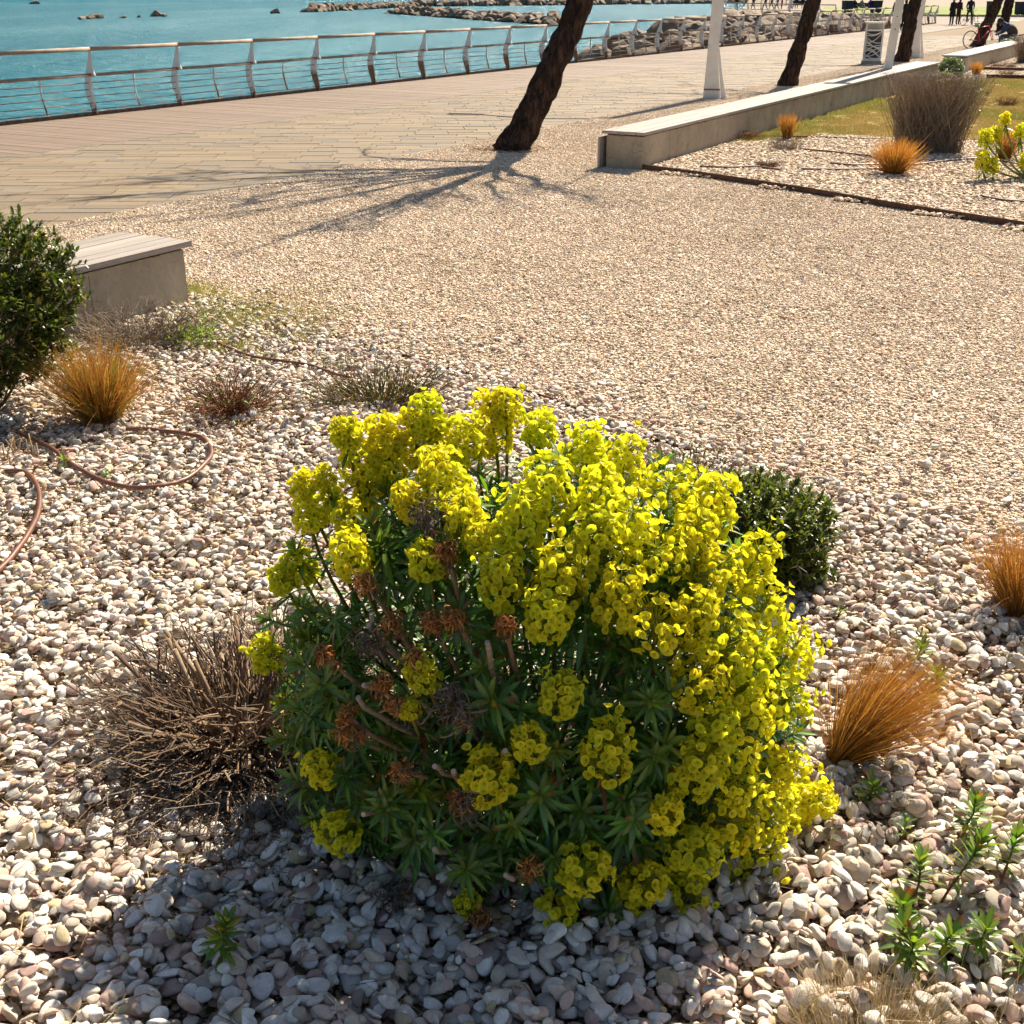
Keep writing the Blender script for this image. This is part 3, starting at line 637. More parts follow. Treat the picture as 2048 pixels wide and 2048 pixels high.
def head_layout(L, Rr, seed, dens=1.0):
    """cups (origin, axis, size, stalk root) of one flower spike, axis +z, base at z=0"""
    r = np.random.default_rng(seed); out = []; n = int(dens * (30 + L * 350))
    for k in range(n):
        t = (k + r.uniform(0, 1)) / n; a = k * 2.39996 + r.normal(0, .25); z = L * (.02 + .74 * t)
        prof = (.62 + .38 * math.sin(math.pi * min(1, t * .9 + .15))) * Rr * r.uniform(.78, 1.08); el = R(5 + 42 * t) + r.normal(0, .15)
        rad = np.array([math.cos(a), math.sin(a), 0]); d = rad * math.cos(el) + np.array([0, 0, math.sin(el)])
        root = np.array([0, 0, z - prof * .25]); o = rad * prof + np.array([0, 0, z + prof * .15]); out.append((o, norm(d + r.normal(0, .22, 3)), r.uniform(.0095, .0134), root))
    m = int(15 * dens)
    for k in range(m):                               # crowning umbel
        a = k * 2.39996 + r.normal(0, .2); q = math.sqrt((k + .6) / m); th = q * R(72)
        d = np.array([math.sin(th) * math.cos(a), math.sin(th) * math.sin(a), math.cos(th)]); rr = Rr * r.uniform(.8, 1.02)
        root = np.array([0, 0, L * .80]); o = root + d * rr * np.array([1.0, 1.0, .8]); out.append((o, norm(d + r.normal(0, .15, 3)), r.uniform(.0100, .0140), root))
        if r.random() < .7:
            o2 = o + r.normal(0, .012, 3); out.append((o2, norm(d + r.normal(0, .4, 3)), r.uniform(.0085, .012), root))
    return out
STALKC = (.36, .42, .035)
def add_axis(mb, lay, L, r):
    mb.add(tube(np.array([[0, 0, -.03], [0, 0, L * .4], [0, 0, L * .84]]), [.0048, .0045, .003], 6), STALKC)
    Pn = np.array([[c[3], (c[3] + c[0] - c[1] * c[2] * .55) / 2 + np.array([0, 0, -.002]), c[0] - c[1] * c[2] * .55] for c in lay])
    mb.add(tubes(Pn, np.full(Pn.shape[:2], .0011)), (.48, .50, .035))
    n = 10; a = r.uniform(0, 6.28, n); d = np.stack([np.cos(a), np.sin(a), r.uniform(-.3, .9, n)], 1)    # small leafy bracts on the axis
    b = np.stack([np.zeros(n), np.zeros(n), r.uniform(0, L * .8, n)], 1)
    mb.add(leaves(b, d, np.tile([0, 0, 1.], (n, 1)), r.uniform(.02, .035, n), .009, np.zeros(3)), leaf_tint(n, (.22, .30, .03)))
def cup_world(c, V):
    B = basis(c[1]); return (V * c[2]) @ B + c[0]
HV = []
for k, (L, Rr) in enumerate([(.07, .046), (.09, .052), (.11, .054), (.13, .056), (.15, .058), (.18, .056), (.10, .060), (.14, .062), (.07, .074), (.10, .072)]):
    r = np.random.default_rng(300 + k); lay = head_layout(L, Rr, 300 + k, 1.0 if k < 8 else .8); mb = MB(); add_axis(mb, lay, L, r)
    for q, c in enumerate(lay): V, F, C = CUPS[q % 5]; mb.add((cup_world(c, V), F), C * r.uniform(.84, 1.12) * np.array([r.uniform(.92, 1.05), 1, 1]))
    HV.append((L, Rr, mb.mesh('flower_head', MT['bract'], True)))

def rosette_layout(seed, n=24, size=1.0):
    r = np.random.default_rng(seed); out = []
    for k in range(n):
        t = k / n; a = k * 2.39996 + r.normal(0, .15); el = R(-22 + 88 * t ** 1.1) + r.normal(0, .1)
        d = np.array([math.cos(a) * math.cos(el), math.sin(a) * math.cos(el), math.sin(el)])
        out.append((np.array([0, 0, -.05 + .055 * t]), d, size * r.uniform(.062, .085) * (1.05 - .45 * t ** 2), size * r.uniform(.0125, .016), (np.array([0, 0, -.12 - .30 * (1 - t)]) + r.normal(0, .07, 3)) * r.uniform(.2, 1.4), t))
    return out
def add_rosette(mb, lay, r, young=.3):
    n = len(lay); c = LEAFC[r.integers(0, 4, n)].copy()
    for k, l in enumerate(lay):
        if l[5] > .72: c[k] = (.10, .15, .03)
        elif r.random() < young * .4: c[k] = (.085, .13, .025)
    mb.add(leaves(np.array([l[0] for l in lay]), np.array([l[1] for l in lay]), np.tile([0, 0, 1.], (n, 1)), np.array([l[2] for l in lay]), np.array([l[3] for l in lay]), np.array([l[4] for l in lay]), fold=.35),
           leaf_tint(n, c, .22, 1.7, (.22, .06, .015), .06))
    mb.add(tube(np.array([[0, 0, -.14], [0, 0, -.06], [0, 0, .004]]), [.004, .004, .002], 5), (.14, .17, .04))
RV = []
for k in range(10):
    mb = MB(); add_rosette(mb, rosette_layout(500 + k, 15 + 2 * k), np.random.default_rng(500 + k)); RV.append(mb.mesh('leaf_rosette', MT['leaf'], True))

bush = thing('spurge_bush', 'large spurge bush with dense yellow green flower spikes among the pebbles', 'flowering bush', (EC[0], EC[1], 0))
BO = np.array([EC[0], EC[1], 0])
heads = [(606, 975, 0, .8), (619, 1034, 1, .9), (671, 1013, 1, .9), (707, 1050, 6, .9), (715, 915, 4, 1), (777, 930, 5, 1), (770, 880, 2, 1), (831, 885, 4, 1), (855, 838, 2, 1), (880, 890, 3, 1), (930, 885, 3, 1),
  (985, 850, 5, 1), (1012, 822, 1, 1), (823, 1008, 2, .85), (900, 965, 4, 1), (930, 1035, 3, .95), (958, 1083, 0, .8), (704, 1114, 2, 1), (855, 1129, 0, 1), (600, 1140, 1, .95), (565, 1162, 0, .9), (1080, 865, 0, 1),
  (740, 985, 3, .95), (650, 960, 0, .7), (870, 940, 2, .9), (690, 870, 0, .9),
  (1004, 1160, 3, 1.05), (1121, 1150, 7, 1.05), (1095, 1225, 3, 1.05), (1237, 1199, 4, 1.05), (1123, 1391, 1, 1), (1061, 1487, 0, .95), (1217, 1500, 7, 1.05), (978, 1554, 6, 1.1), (536, 1316, 0, 1.05), (844, 1345, 3, .75),
  (818, 1418, 0, .6), (647, 1540, 1, .9), (678, 1665, 6, .95), (1166, 1736, 7, 1.1), (1113, 1845, 0, 1.15), (1256, 1882, 0, 1.05), (1290, 1765, 3, 1), (936, 1855, 0, .7), (1370, 1790, 6, 1), (1409, 1866, 0, 1.05), (1330, 1630, 0, 1)]
mass = [(1040, 905), (1220, 885), (1290, 950), (1455, 965), (1445, 1050), (1505, 1120), (1555, 1220), (1605, 1330), (1610, 1420), (1570, 1470), (1620, 1550), (1600, 1640), (1590, 1690), (1540, 1740), (1440, 1790), (1300, 1780), (1270, 1730),
        (1330, 1600), (1380, 1500), (1365, 1380), (1345, 1290), (1260, 1260), (1180, 1230), (1110, 1100), (1040, 1050)]
pts = [(h[0], h[1]) for h in heads]; rr = random.Random(3); tries = 0
while tries < 4000:
    tries += 1; x, y = rr.uniform(1020, 1680), rr.uniform(870, 1800)
    if not bool(inpoly(np.array(x), np.array(y), mass)): continue
    if inpoly(np.array(x), np.array(y), [(1280, 1230), (1345, 1290), (1365, 1400), (1290, 1420)]): continue
    sp = 70 if y < 1250 else 70
    if all((x - a) ** 2 + ((y - b) * .85) ** 2 > sp * sp for a, b in pts): pts.append((x, y)); heads.append((x, y, rr.choice([3, 4, 7, 5, 8, 9, 9, 7]), rr.uniform(.95, 1.2)))
UP = np.array([0, 0, 1.]); hpos = []; stemP = []; leafB = []
SUNV = np.array(SV[:])
near_heads = sorted(range(len(heads)), key=lambda k: -heads[k][1] if heads[k][1] > 1480 and heads[k][0] < 1320 else 9e9)[:5]
for k, (x, y, hv, s) in enumerate(heads):
    p, nrm = on_dome(x, y); L, Rr, me = HV[hv]
    ax = norm(nrm * (.42 if p[2] > .45 else .72) + UP * (.75 if p[2] > .45 else .55) + rng.normal(0, .10, 3)); base = p - ax * L * s * .5; hpos.append(p)
    Bm = Matrix([list(v) for v in basis(ax)]).transposed()
    eul = (Bm.to_quaternion() @ Matrix.Rotation(rng.uniform(0, 6.28), 3, 'Z').to_quaternion()).to_euler()
    if k in near_heads:
        lay = head_layout(L, Rr, 900 + k, .85); mb = MB(); r = np.random.default_rng(k); add_axis(mb, lay, L, r)
        h = mb.build('flower_head', MT['bract'], bush, True, base - BO); h.rotation_euler = eul; h.scale = (s,) * 3
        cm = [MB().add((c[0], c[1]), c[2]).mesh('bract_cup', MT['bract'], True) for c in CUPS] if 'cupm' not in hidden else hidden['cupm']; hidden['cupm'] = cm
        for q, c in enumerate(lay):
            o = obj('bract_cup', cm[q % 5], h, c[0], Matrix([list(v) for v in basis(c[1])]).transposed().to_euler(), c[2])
    else: obj('flower_head', me, bush, base - BO, eul, s)
    root = EC * np.array([1, 1, 0]) + np.array([rng.normal(0, .07), rng.normal(0, .07), .02]) + (p - EC) * np.array([.28, .28, 0])
    mid = root * .45 + base * .55 + np.array([0, 0, -.06]) + (base - root) * np.array([.12, .12, 0]); t = np.linspace(0, 1, 8)[:, None]
    c2 = base - ax * .12; Pth = (1 - t) ** 3 * root + 3 * (1 - t) ** 2 * t * mid + 3 * (1 - t) * t ** 2 * c2 + t ** 3 * base; Pth[:, 2] = np.maximum(Pth[:, 2], .015); stemP.append(Pth)
    MB().add(tube(Pth - BO, np.linspace(.0065, .0045, 8), 6), np.repeat(np.linspace(0, 1, 8)[:, None] * np.array([.12, .10, 0]) + np.array([.10, .075, .035]), 6, 0).tolist() + [(.1, .08, .04), (.2, .2, .05)]).build('stem', MT['twig'], bush, True)
    for q in range(22):
        f = rng.uniform(.42, .97); i0 = min(6, int(f * 7)); w = f * 7 - i0; b = Pth[i0] * (1 - w) + Pth[i0 + 1] * w; a = q * 2.4
        tn = norm(Pth[i0 + 1] - Pth[i0]); Bq = basis(tn); d = Bq[0] * math.cos(a) + Bq[1] * math.sin(a) + tn * rng.uniform(-.2, .7); leafB.append((b, d))
hpos = np.array(hpos)
n = len(leafB); mb = MB(); cc = LEAFC[rng.integers(0, 4, n)]
red = rng.random(n) < .035; cc[red] = (.20, .05, .012)
mb.add(leaves(np.array([l[0] for l in leafB]) - BO, np.array([l[1] for l in leafB]), np.tile(UP, (n, 1)), rng.uniform(.05, .078, n), rng.uniform(.010, .014, n), np.stack([np.zeros(n), np.zeros(n), rng.uniform(-.4, 0, n)], 1)), leaf_tint(n, cc, .25, 1.6))
tag(mb.build('stem_foliage', MT['leaf'], bush, True), kind='stuff')
# leaf rosettes over the whole dome, gaps left where dead wood shows
dead_gap = [(700, 1160), (800, 1200), (760, 1300), (880, 1300), (830, 1420), (900, 1480), (780, 1480), (900, 1650), (860, 1780)]
ros = []; tries = 0
while len(ros) < 285 and tries < 12000:
    tries += 1; v = rng.normal(size=3); v[2] = abs(v[2]) * .8 - .25; v = norm(v)
    if v[1] > .35: continue
    dep = rng.uniform(.80, 1.0); p = EC + v * ER * dep
    if p[2] < .05: continue
    if len(ros) and np.min(np.sum((np.array([q[0] for q in ros]) - p) ** 2, 1)) < .052 ** 2: continue
    if np.min(np.sum((hpos - p) ** 2, 1)) < .05 ** 2: continue
    x, y, _ = proj(p)
    if dep > .82 and any((x - a) ** 2 + (y - b) ** 2 < 76 ** 2 for a, b in dead_gap): continue
    if x < 700 and y > 1680: continue
    ros.append((p, norm(v / ER)))
lr = [(540, 1240), (600, 1210), (660, 1230), (560, 1480), (600, 1420), (640, 1370), (590, 1560), (620, 1640), (600, 1330), (980, 1400), (1080, 1590), (770, 1620), (650, 1750), (590, 1100), (1300, 1400), (1310, 1510), (1270, 1640), (930, 1740), (860, 1670), (1220, 1840)]
for x, y in lr: p, nrm = on_dome(x, y, 1.02); ros.append((p, nrm))
front = sorted(range(len(ros)), key=lambda k: (0 if k >= len(ros) - len(lr) else 1))[:13]
for k, (p, nrm) in enumerate(ros):
    ax = norm(nrm * .75 + UP * .5 + rng.normal(0, .18, 3)); Bm = Matrix([list(v) for v in basis(ax)]).transposed(); eul = (Bm.to_quaternion() @ Matrix.Rotation(rng.uniform(0, 6.28), 3, 'Z').to_quaternion()).to_euler(); s = rng.uniform(.8, 1.25)
    if k in front:
        lay = rosette_layout(700 + k, 22); r = np.random.default_rng(k); mb = MB(); mb.add(tube(np.array([[0, 0, -.14], [0, 0, -.06], [0, 0, .004]]), [.004, .004, .002], 5), (.14, .17, .04))
        h = mb.build('leaf_rosette', MT['leaf'], bush, True, p - BO); h.rotation_euler = eul; h.scale = (s,) * 3
        for l in lay:
            c = (.10, .15, .03) if l[5] > .72 else LEAFC[r.integers(0, 4)]
            mb = MB().add(leaves(l[0][None], l[1][None], UP[None], l[2], l[3], l[4], fold=.35), leaf_tint(1, c, .2, 1.7, (.22, .06, .015), .08)); mb.build('leaf', MT['leaf'], h, True)
    else: obj('leaf_rosette', RV[k % 10], bush, p - BO, eul, s)
# shaded inner leaves and bare lower wood
n = 5200; v = norm(rng.normal(size=(n, 3))); v[:, 2] = np.abs(v[:, 2]) * 1.1 - .22; v = norm(v); p = EC + v * ER * rng.uniform(.35, .88, n)[:, None]; keep = p[:, 2] > .03; p, v = p[keep], v[keep]; n = len(p)
mb = MB(); mb.add(leaves(p - BO, v + rng.normal(0, .6, (n, 3)), np.tile(UP, (n, 1)), rng.uniform(.055, .085, n), .015, np.stack([np.zeros(n), np.zeros(n), rng.uniform(-.35, 0, n)], 1)), leaf_tint(n, LEAFC[rng.integers(0, 4, n)], .25, 1.5))
tag(mb.build('inner_foliage', MT['leaf'], bush, True), kind='stuff')
n = 60; a = rng.uniform(0, 6.28, n); rr_ = rng.uniform(.02, .2, n); t = np.linspace(0, 1, 6)
b0 = np.stack([rr_ * np.cos(a), rr_ * np.sin(a), np.full(n, .01)], 1); b1 = np.stack([np.cos(a) * rng.uniform(.3, .62, n), np.sin(a) * rng.uniform(.25, .55, n), rng.uniform(.12, .6, n)], 1)
P = b0[:, None] + (b1 - b0)[:, None] * t[None, :, None]; P[:, :, 2] -= .10 * np.sin(np.pi * t)[None]; P[:, :, 2] = np.maximum(P[:, :, 2], .012); P += rng.normal(0, .008, P.shape)
for k in range(n): MB().add(tube(P[k], np.linspace(.009, .006, 6), 6), (.10, .075, .055)).build('woody_branch', MT['twig'], bush, True)
# dead flower stalks with curled brown heads, and cut stubs
def shreds(mb, p, ax, n, ln, cols, r):
    d = norm(r.normal(size=(n, 3)) * .9 + np.asarray(ax) * .2); L = r.uniform(.4, 1, n) * ln; side = norm(np.cross(d, r.normal(size=(n, 3)))); K = 7; t = np.linspace(0, 1, K)
    curl = norm(np.cross(d, side)) ; P = p + L[:, None, None] * (d[:, None] * np.sin(t * 3.4)[None, :, None] * .6 + curl[:, None] * (1 - np.cos(t * 3.8))[None, :, None] * .45) + r.normal(0, ln * .30, (n, 1, 3)) + np.array([0, 0, -1]) * (t ** 2)[None, :, None] * ln * .4
    w = np.tile(np.array([.5, 1, 1, .9, .8, .6, .2]) * .0045, (n, 1)); C = np.array(cols)[r.integers(0, len(cols), n)] * r.uniform(.7, 1.3, (n, 1)); mb.add(ribbons(P, w, side), np.repeat(C, K * 2, 0))
ORG = [(.42, .17, .04), (.34, .12, .025), (.50, .26, .09), (.26, .11, .04)]; GRY = [(.13, .10, .08), (.18, .14, .11), (.09, .07, .055)]
dead = [(650, 1305, 0), (783, 1240, 0), (862, 1240, 0), (905, 1235, 0), (890, 1100, 0), (728, 1160, 0), (790, 1410, 0), (697, 1432, 0), (688, 1462, 0), (830, 1315, 0), (765, 1362, 0), (1012, 1245, 0), (900, 1390, 1), (735, 1285, 1), (850, 1030, 1),
        (1060, 1735, 0), (960, 1838, 0), (920, 1600, 0), (800, 1540, 0), (925, 1420, 1), (935, 1600, 1), (785, 1790, 1), (740, 1235, 2), (735, 1250, 2), (808, 1335, 2), (730, 1370, 2), (716, 1396, 2), (972, 1285, 2), (871, 1530, 2), (905, 1540, 2), (870, 1700, 2), (897, 1785, 2), (1012, 1750, 2), (728, 1630, 2), (1010, 1500, 2), (850, 1945, 3), (1180, 1965, 3)]
for k, (x, y, ty) in enumerate(dead):
    p, nrm = on_dome(x, y, 1.05)
    if ty == 3: p = G(x, y, .05); nrm = norm(p - EC)
    root = EC * np.array([1, 1, 0]) + (p - EC) * np.array([.35, .35, 0]) + np.array([rng.normal(0, .03), rng.normal(0, .03), max(.02, p[2] * .35)]); t = np.linspace(0, 1, 9)[:, None]
    end_d = norm(nrm * .6 + UP * .6 + rng.normal(0, .2, 3)) if ty < 3 else norm(nrm * np.array([1, 1, 0]) + UP * .3)
    c1 = root + (p - root) * .4 + np.array([0, 0, -.05]); c2 = p - end_d * .09
    Pth = (1 - t) ** 3 * root + 3 * (1 - t) ** 2 * t * c1 + 3 * (1 - t) * t ** 2 * c2 + t ** 3 * p + rng.normal(0, .003, (9, 3))
    c = [(.28, .18, .11), (.21, .16, .12), (.34, .25, .17), (.16, .12, .09)][ty]; rad = .0068 if ty != 2 else .0082
    st = MB().add(tube(Pth - BO, np.linspace(rad * 1.1, rad * .85, 9), 7), c).build('dry_stem', MT['twig'], bush, True)
    if ty < 2:
        mb = MB(); shreds(mb, p - BO, end_d, 80 if ty == 0 else 50, .030 if ty == 0 else .055, ORG if ty == 0 else GRY, np.random.default_rng(k)); shreds(mb, p - BO - end_d * .05, end_d, 22, .028, ORG + GRY, np.random.default_rng(k + 50)); mb.build('withered_head', MT['dryleaf'], st)
    if ty == 2: MB().add(tube(np.array([Pth[-1] - BO, Pth[-1] - BO + norm(Pth[-1] - Pth[-2]) * .002]), rad * .8, 7), (.42, .34, .24)).build('cut_end', MT['twig'], st)
# ------------------------------------------------------------------ tufts, shrubs and weeds
def gz(x, y): return bed_z(x, y) - .012
def tuft(name, label, cat, loc, n, hmin, hmax, cols, spread=.75, lean=(0, 0), br=.06, w=.0022, droop=.35, group=None, K=7):
    t0 = thing(name, label, cat, loc, 0, group); a = rng.uniform(0, 6.28, n); tl = np.abs(rng.normal(0, spread * .5, n)); tl = np.minimum(tl, 1.3); kink = rng.random(n) < .10
    r0 = br * np.sqrt(rng.random(n)); b = np.stack([r0 * np.cos(a), r0 * np.sin(a), np.zeros(n)], 1)
    d = np.stack([np.cos(a) * np.sin(tl) + lean[0], np.sin(a) * np.sin(tl) + lean[1], np.cos(tl)], 1); d = norm(d); L = rng.uniform(hmin, hmax, n); t = np.linspace(0, 1, K)
    out = np.stack([np.cos(a), np.sin(a), np.zeros(n)], 1) + np.array([lean[0], lean[1], 0]); dr = droop * rng.uniform(.2, 1.3, n)
    P = b[:, None] + L[:, None, None] * (d[:, None] * t[None, :, None] + (out * .45 - np.array([0, 0, .55]))[:, None] * (dr[:, None] * (t ** 2.4)[None])[..., None] * .6)
    P[kink, 4:] += (rng.normal(0, .10, (n, 1, 3))[kink] - np.array([0, 0, .05])) * np.linspace(.3, 1, K - 4)[None, :, None]; P += rng.normal(0, .004, P.shape) * t[None, :, None]
    side = norm(np.cross(d, rng.normal(size=(n, 3)))); ww = w * np.array([1, 1, .95, .85, .7, .5, .15])[None, :K] * rng.uniform(.7, 1.3, (n, 1))
    C = np.array(cols)[rng.integers(0, len(cols), n)] * rng.uniform(.75, 1.25, (n, 1)); C = np.repeat(C, K * 2, 0).reshape(n, K, 2, 3) * np.linspace(.8, 1.12, K)[None, :, None, None]
    MB().add(ribbons(P, ww, side), np.clip(C, 0, 1).reshape(-1, 3)).build('blades', MT['straw'], t0); return t0
ORANGE = [(.46, .20, .03), (.52, .26, .045), (.38, .15, .022), (.56, .30, .06), (.30, .12, .02)]
TAN = [(.46, .34, .17), (.54, .42, .23), (.36, .25, .12), (.40, .30, .16)]
GREENB = [(.14, .20, .03), (.20, .26, .04)]
p = G(205, 848); tuft('grass_tuft', 'big golden orange grass tuft beside the trimmed green hedge', 'grass tuft', (p[0], p[1], gz(p[0], p[1])), 2300, .30, .50, ORANGE + GREENB[:1], .85, (0, 0), .09, .0026, .3)
p = G(1675, 1550); tuft('grass_tuft', 'orange grass tuft leaning away from the yellow flowering bush', 'grass tuft', (p[0], p[1], gz(p[0], p[1])), 1500, .26, .47, ORANGE, .72, (.62, .1), .045, .0017, .3)
p = G(2035, 1235); tuft('grass_tuft', 'upright rusty grass tuft standing alone on pebbles cut by the photo edge', 'grass tuft', (p[0], p[1], gz(p[0], p[1])), 1300, .24, .40, ORANGE, .62, (-.05, 0), .06, .0019, .3)
p = G(1787, 352); tuft('grass_tuft', 'bright orange fan shaped grass tuft before the bare twiggy shrub', 'grass tuft', (p[0], p[1], .03), 900, .32, .52, ORANGE[:4], 1.0, (0, 0), .10, .006, .3)
p = G(1573, 282); tuft('grass_tuft', 'small upright orange grass tuft behind a grey dried cushion', 'grass tuft', (p[0], p[1], .03), 350, .3, .44, ORANGE, .5, (0, 0), .06, .006, .2)
p = G(2008, 322); tuft('grass_tuft', 'orange grass tuft standing right behind the small leggy spurge', 'grass tuft', (p[0], p[1], .03), 400, .3, .52, ORANGE, .5, (.05, 0), .08, .006, .25)
p = G(1951, 152); tuft('grass_tuft', 'tiny pale orange grass tuft on the distant pebble bed', 'grass tuft', (p[0], p[1], .03), 160, .25, .42, ORANGE[1:4], .45, (0, 0), .10, .012, .2)
p = G(1745, 2100, .05); tuft('dry_grass_clump', 'straw coloured dry grass clump at the bottom edge of the photo', 'dry grass', (p[0], p[1], .03), 2000, .06, .19, TAN, 1.05, (0, 0), .15, .0014, .6)
p = G(1985, 2060, .05); tuft('dry_grass_clump', 'sparse thin green and tan grass in the bottom right corner', 'dry grass', (p[0], p[1], .03), 90, .08, .22, TAN + GREENB * 2, .9, (0, 0), .14, .0014, .5)

def twigs(n, rmin, rmax, hmax, thick, cols, r0=.05, up=(.1, 1.1), K=5, wob=.04, seed=0, elong=(1, 1)):
    r = np.random.default_rng(seed); a = r.uniform(0, 6.28, n); el = r.uniform(up[0], up[1], n); L = r.uniform(rmin, rmax, n)
    d = np.stack([np.cos(a) * np.cos(el) * elong[0], np.sin(a) * np.cos(el) * elong[1], np.sin(el)], 1); b = np.stack([np.cos(a) * r0 * r.random(n) * elong[0], np.sin(a) * r0 * r.random(n) * elong[1], np.full(n, .005)], 1)
    t = np.linspace(0, 1, K); P = b[:, None] + d[:, None] * L[:, None, None] * t[None, :, None]; P += r.normal(0, wob, P.shape) * L[:, None, None] * np.minimum(t * 2, 1)[None, :, None]
    P[:, :, 2] = np.minimum(np.maximum(P[:, :, 2], .006), hmax); rad = thick * r.uniform(.6, 1.3, (n, 1)) * np.linspace(1, .55, K)[None]
    C = np.array(cols)[r.integers(0, len(cols), n)] * r.uniform(.75, 1.25, (n, 1)); return P, rad, C
def add_twigs(mb, *a, sides=4, off=(0, 0, 0), **k):
    P, rad, C = twigs(*a, **k); P = P + np.array(off); mb.add(tubes(P, rad, sides), np.repeat(C, P.shape[1] * sides, 0)); return P
BRN = [(.17, .105, .06), (.22, .145, .09), (.13, .08, .05), (.27, .19, .12)]; GREYT = [(.21, .165, .12), (.27, .215, .16), (.16, .12, .09)]; REDB = [(.24, .09, .035), (.17, .065, .03), (.30, .14, .06)]
# cut-back shrub left of the bush
cs = thing('cut_back_shrub', 'dead cut back shrub of bare brown twigs beside the flowering bush', 'dead shrub', (-.86, 3.24, .01)); cs.scale = (1.3, 1.25, .98)
mb = MB(); add_twigs(mb, 760, .14, .38, .27, .0031, [(.13, .085, .055), (.18, .12, .075), (.24, .165, .105), (.10, .065, .045)], r0=.18, up=(.08, 1.3), K=6, wob=.05, seed=1)
P1 = add_twigs(mb, 420, .20, .44, .24, .0022, GREYT + BRN, r0=.15, up=(.02, .5), K=6, wob=.06, seed=2)
tips = P1[:, -2]; n = 500; i = rng.integers(0, len(tips), n); d = rand_dirs(n); d[:, 2] = np.abs(d[:, 2]) * .5; t = np.linspace(0, 1, 4)
add_P = tips[i][:, None] + d[:, None] * rng.uniform(.02, .07, n)[:, None, None] * t[None, :, None] + rng.normal(0, .003, (n, 4, 3)); mb.add(tubes(add_P, np.tile([.0011, .001, .0008, .0005], (n, 1))), np.repeat(np.array(GREYT)[rng.integers(0, 3, n)], 12, 0)); mb.build('twigs', MT['twig'], cs)
for k in range(46):
    a = rng.uniform(0, 6.28); el = rng.uniform(.25, 1.3); L = rng.uniform(.13, .30); d = np.array([math.cos(a) * math.cos(el), math.sin(a) * math.cos(el), math.sin(el)]); b = np.array([math.cos(a), math.sin(a), 0]) * rng.uniform(.02, .14) + np.array([0, 0, .02])
    P = np.array([b, b + d * L * .5 + rng.normal(0, .008, 3), b + d * L + rng.normal(0, .01, 3)]); st = MB().add(tube(P, [.0075, .0068, .006], 7), np.array(BRN[k % 4]) * 1.0).build('cut_stem', MT['twig'], cs, True)
    e = norm(P[2] - P[1]); MB().add(tube(np.array([P[2], P[2] + e * .0015]), .0055, 7), (.50, .32, .15)).build('cut_end', MT['twig'], st)
n = 2600; q = np.stack([rng.normal(-.9, .25, n), rng.normal(2.95, .22, n)], 1); an = rng.uniform(0, 6.28, n); L = rng.uniform(.015, .06, n); z = np.array([bed_z(*v) for v in q])
d = np.stack([np.cos(an), np.sin(an), rng.normal(0, .25, n)], 1); t = np.linspace(-.5, .5, 4); P = np.c_[q, z + .008][:, None] + d[:, None] * L[:, None, None] * t[None, :, None] + rng.normal(0, .004, (n, 4, 3))
o = MB().add(tubes(P, np.full((n, 4), .0011)), np.repeat(np.array([(.09, .065, .05), (.15, .105, .075), (.24, .17, .11)])[rng.integers(0, 3, n)], 12, 0)).build('twig_litter', MT['twig'], bed); tag(o, kind='stuff')

def leafy(mb, P, n_each, ln, wd, cols, r, spread=.5, prof=(.3, .85, 1, .7, .06)):
    """leaves set along the upper part of each twig in P (N,K,3)"""
    N, K = P.shape[:2]; n = N * n_each; i = np.repeat(np.arange(N), n_each); f = r.uniform(.45, 1, n) * (K - 1); k = np.minimum(K - 2, f.astype(int)); w = (f - k)[:, None]
    b = P[i, k] * (1 - w) + P[i, k + 1] * w; ax = norm(P[i, k + 1] - P[i, k]); d = norm(ax * .55 + r.normal(0, spread, (n, 3)) + np.array([0, 0, .25])); L = r.uniform(.7, 1.2, n) * ln
    c = np.array(cols)[r.integers(0, len(cols), n)]; mb.add(leaves(b, d, np.tile([0, 0, 1.], (n, 1)), L, L * wd, np.stack([np.zeros(n), np.zeros(n), r.uniform(-.25, .1, n)], 1), prof, .25), leaf_tint(n, c, .25, 1.25))
def shell_twigs(n, c, rad, zmin, seed, ln=(.08, .22), rectness=3.2, stems=0):
    """short twigs ending on the surface of a clipped, box-like cushion"""
    r = np.random.default_rng(seed); v = norm(r.normal(size=(n, 3))); e = rectness; sup = v / (np.sum(np.abs(v) ** e, 1, keepdims=True) ** (1 / e)); dep = r.uniform(.72, 1.02, (n, 1)) * (1 + .05 * np.sin(6 * sup[:, :1] + 3 * sup[:, 1:2] + 5 * sup[:, 2:]))
    tip = np.array(c) + sup * np.array(rad) * dep; L = r.uniform(*ln, (n, 1)); b = tip - norm(sup * np.array([1, 1, .6]) + r.normal(0, .35, (n, 3)) + np.array([0, 0, .5])) * L; t = np.linspace(0, 1, 5)
    P = b[:, None] + (tip - b)[:, None] * t[None, :, None] + r.normal(0, .004, (n, 5, 3)); return P[tip[:, 2] > zmin]
DK = [(.065, .10, .015), (.10, .14, .02), (.05, .075, .014), (.14, .165, .025), (.16, .12, .035)]
hd = thing('hedge_shrub', 'clipped dark green leafy hedge shrub at the photo edge by the short bench', 'hedge', (-3.12, 6.42, .0)); r = np.random.default_rng(77)
mb = MB(); ml = MB(); c0 = (0, 0, .65); P = shell_twigs(1700, c0, (.74, .50, .47), .14, 5); mb.add(tubes(P, np.full(P.shape[:2], .0022)), (.16, .11, .05)); leafy(ml, P, 15, .038, .46, DK, r, .55)
P = shell_twigs(500, (0, 0, .64), (.55, .36, .32), .2, 6); leafy(ml, P, 14, .040, .46, DK[:3], r, .6)
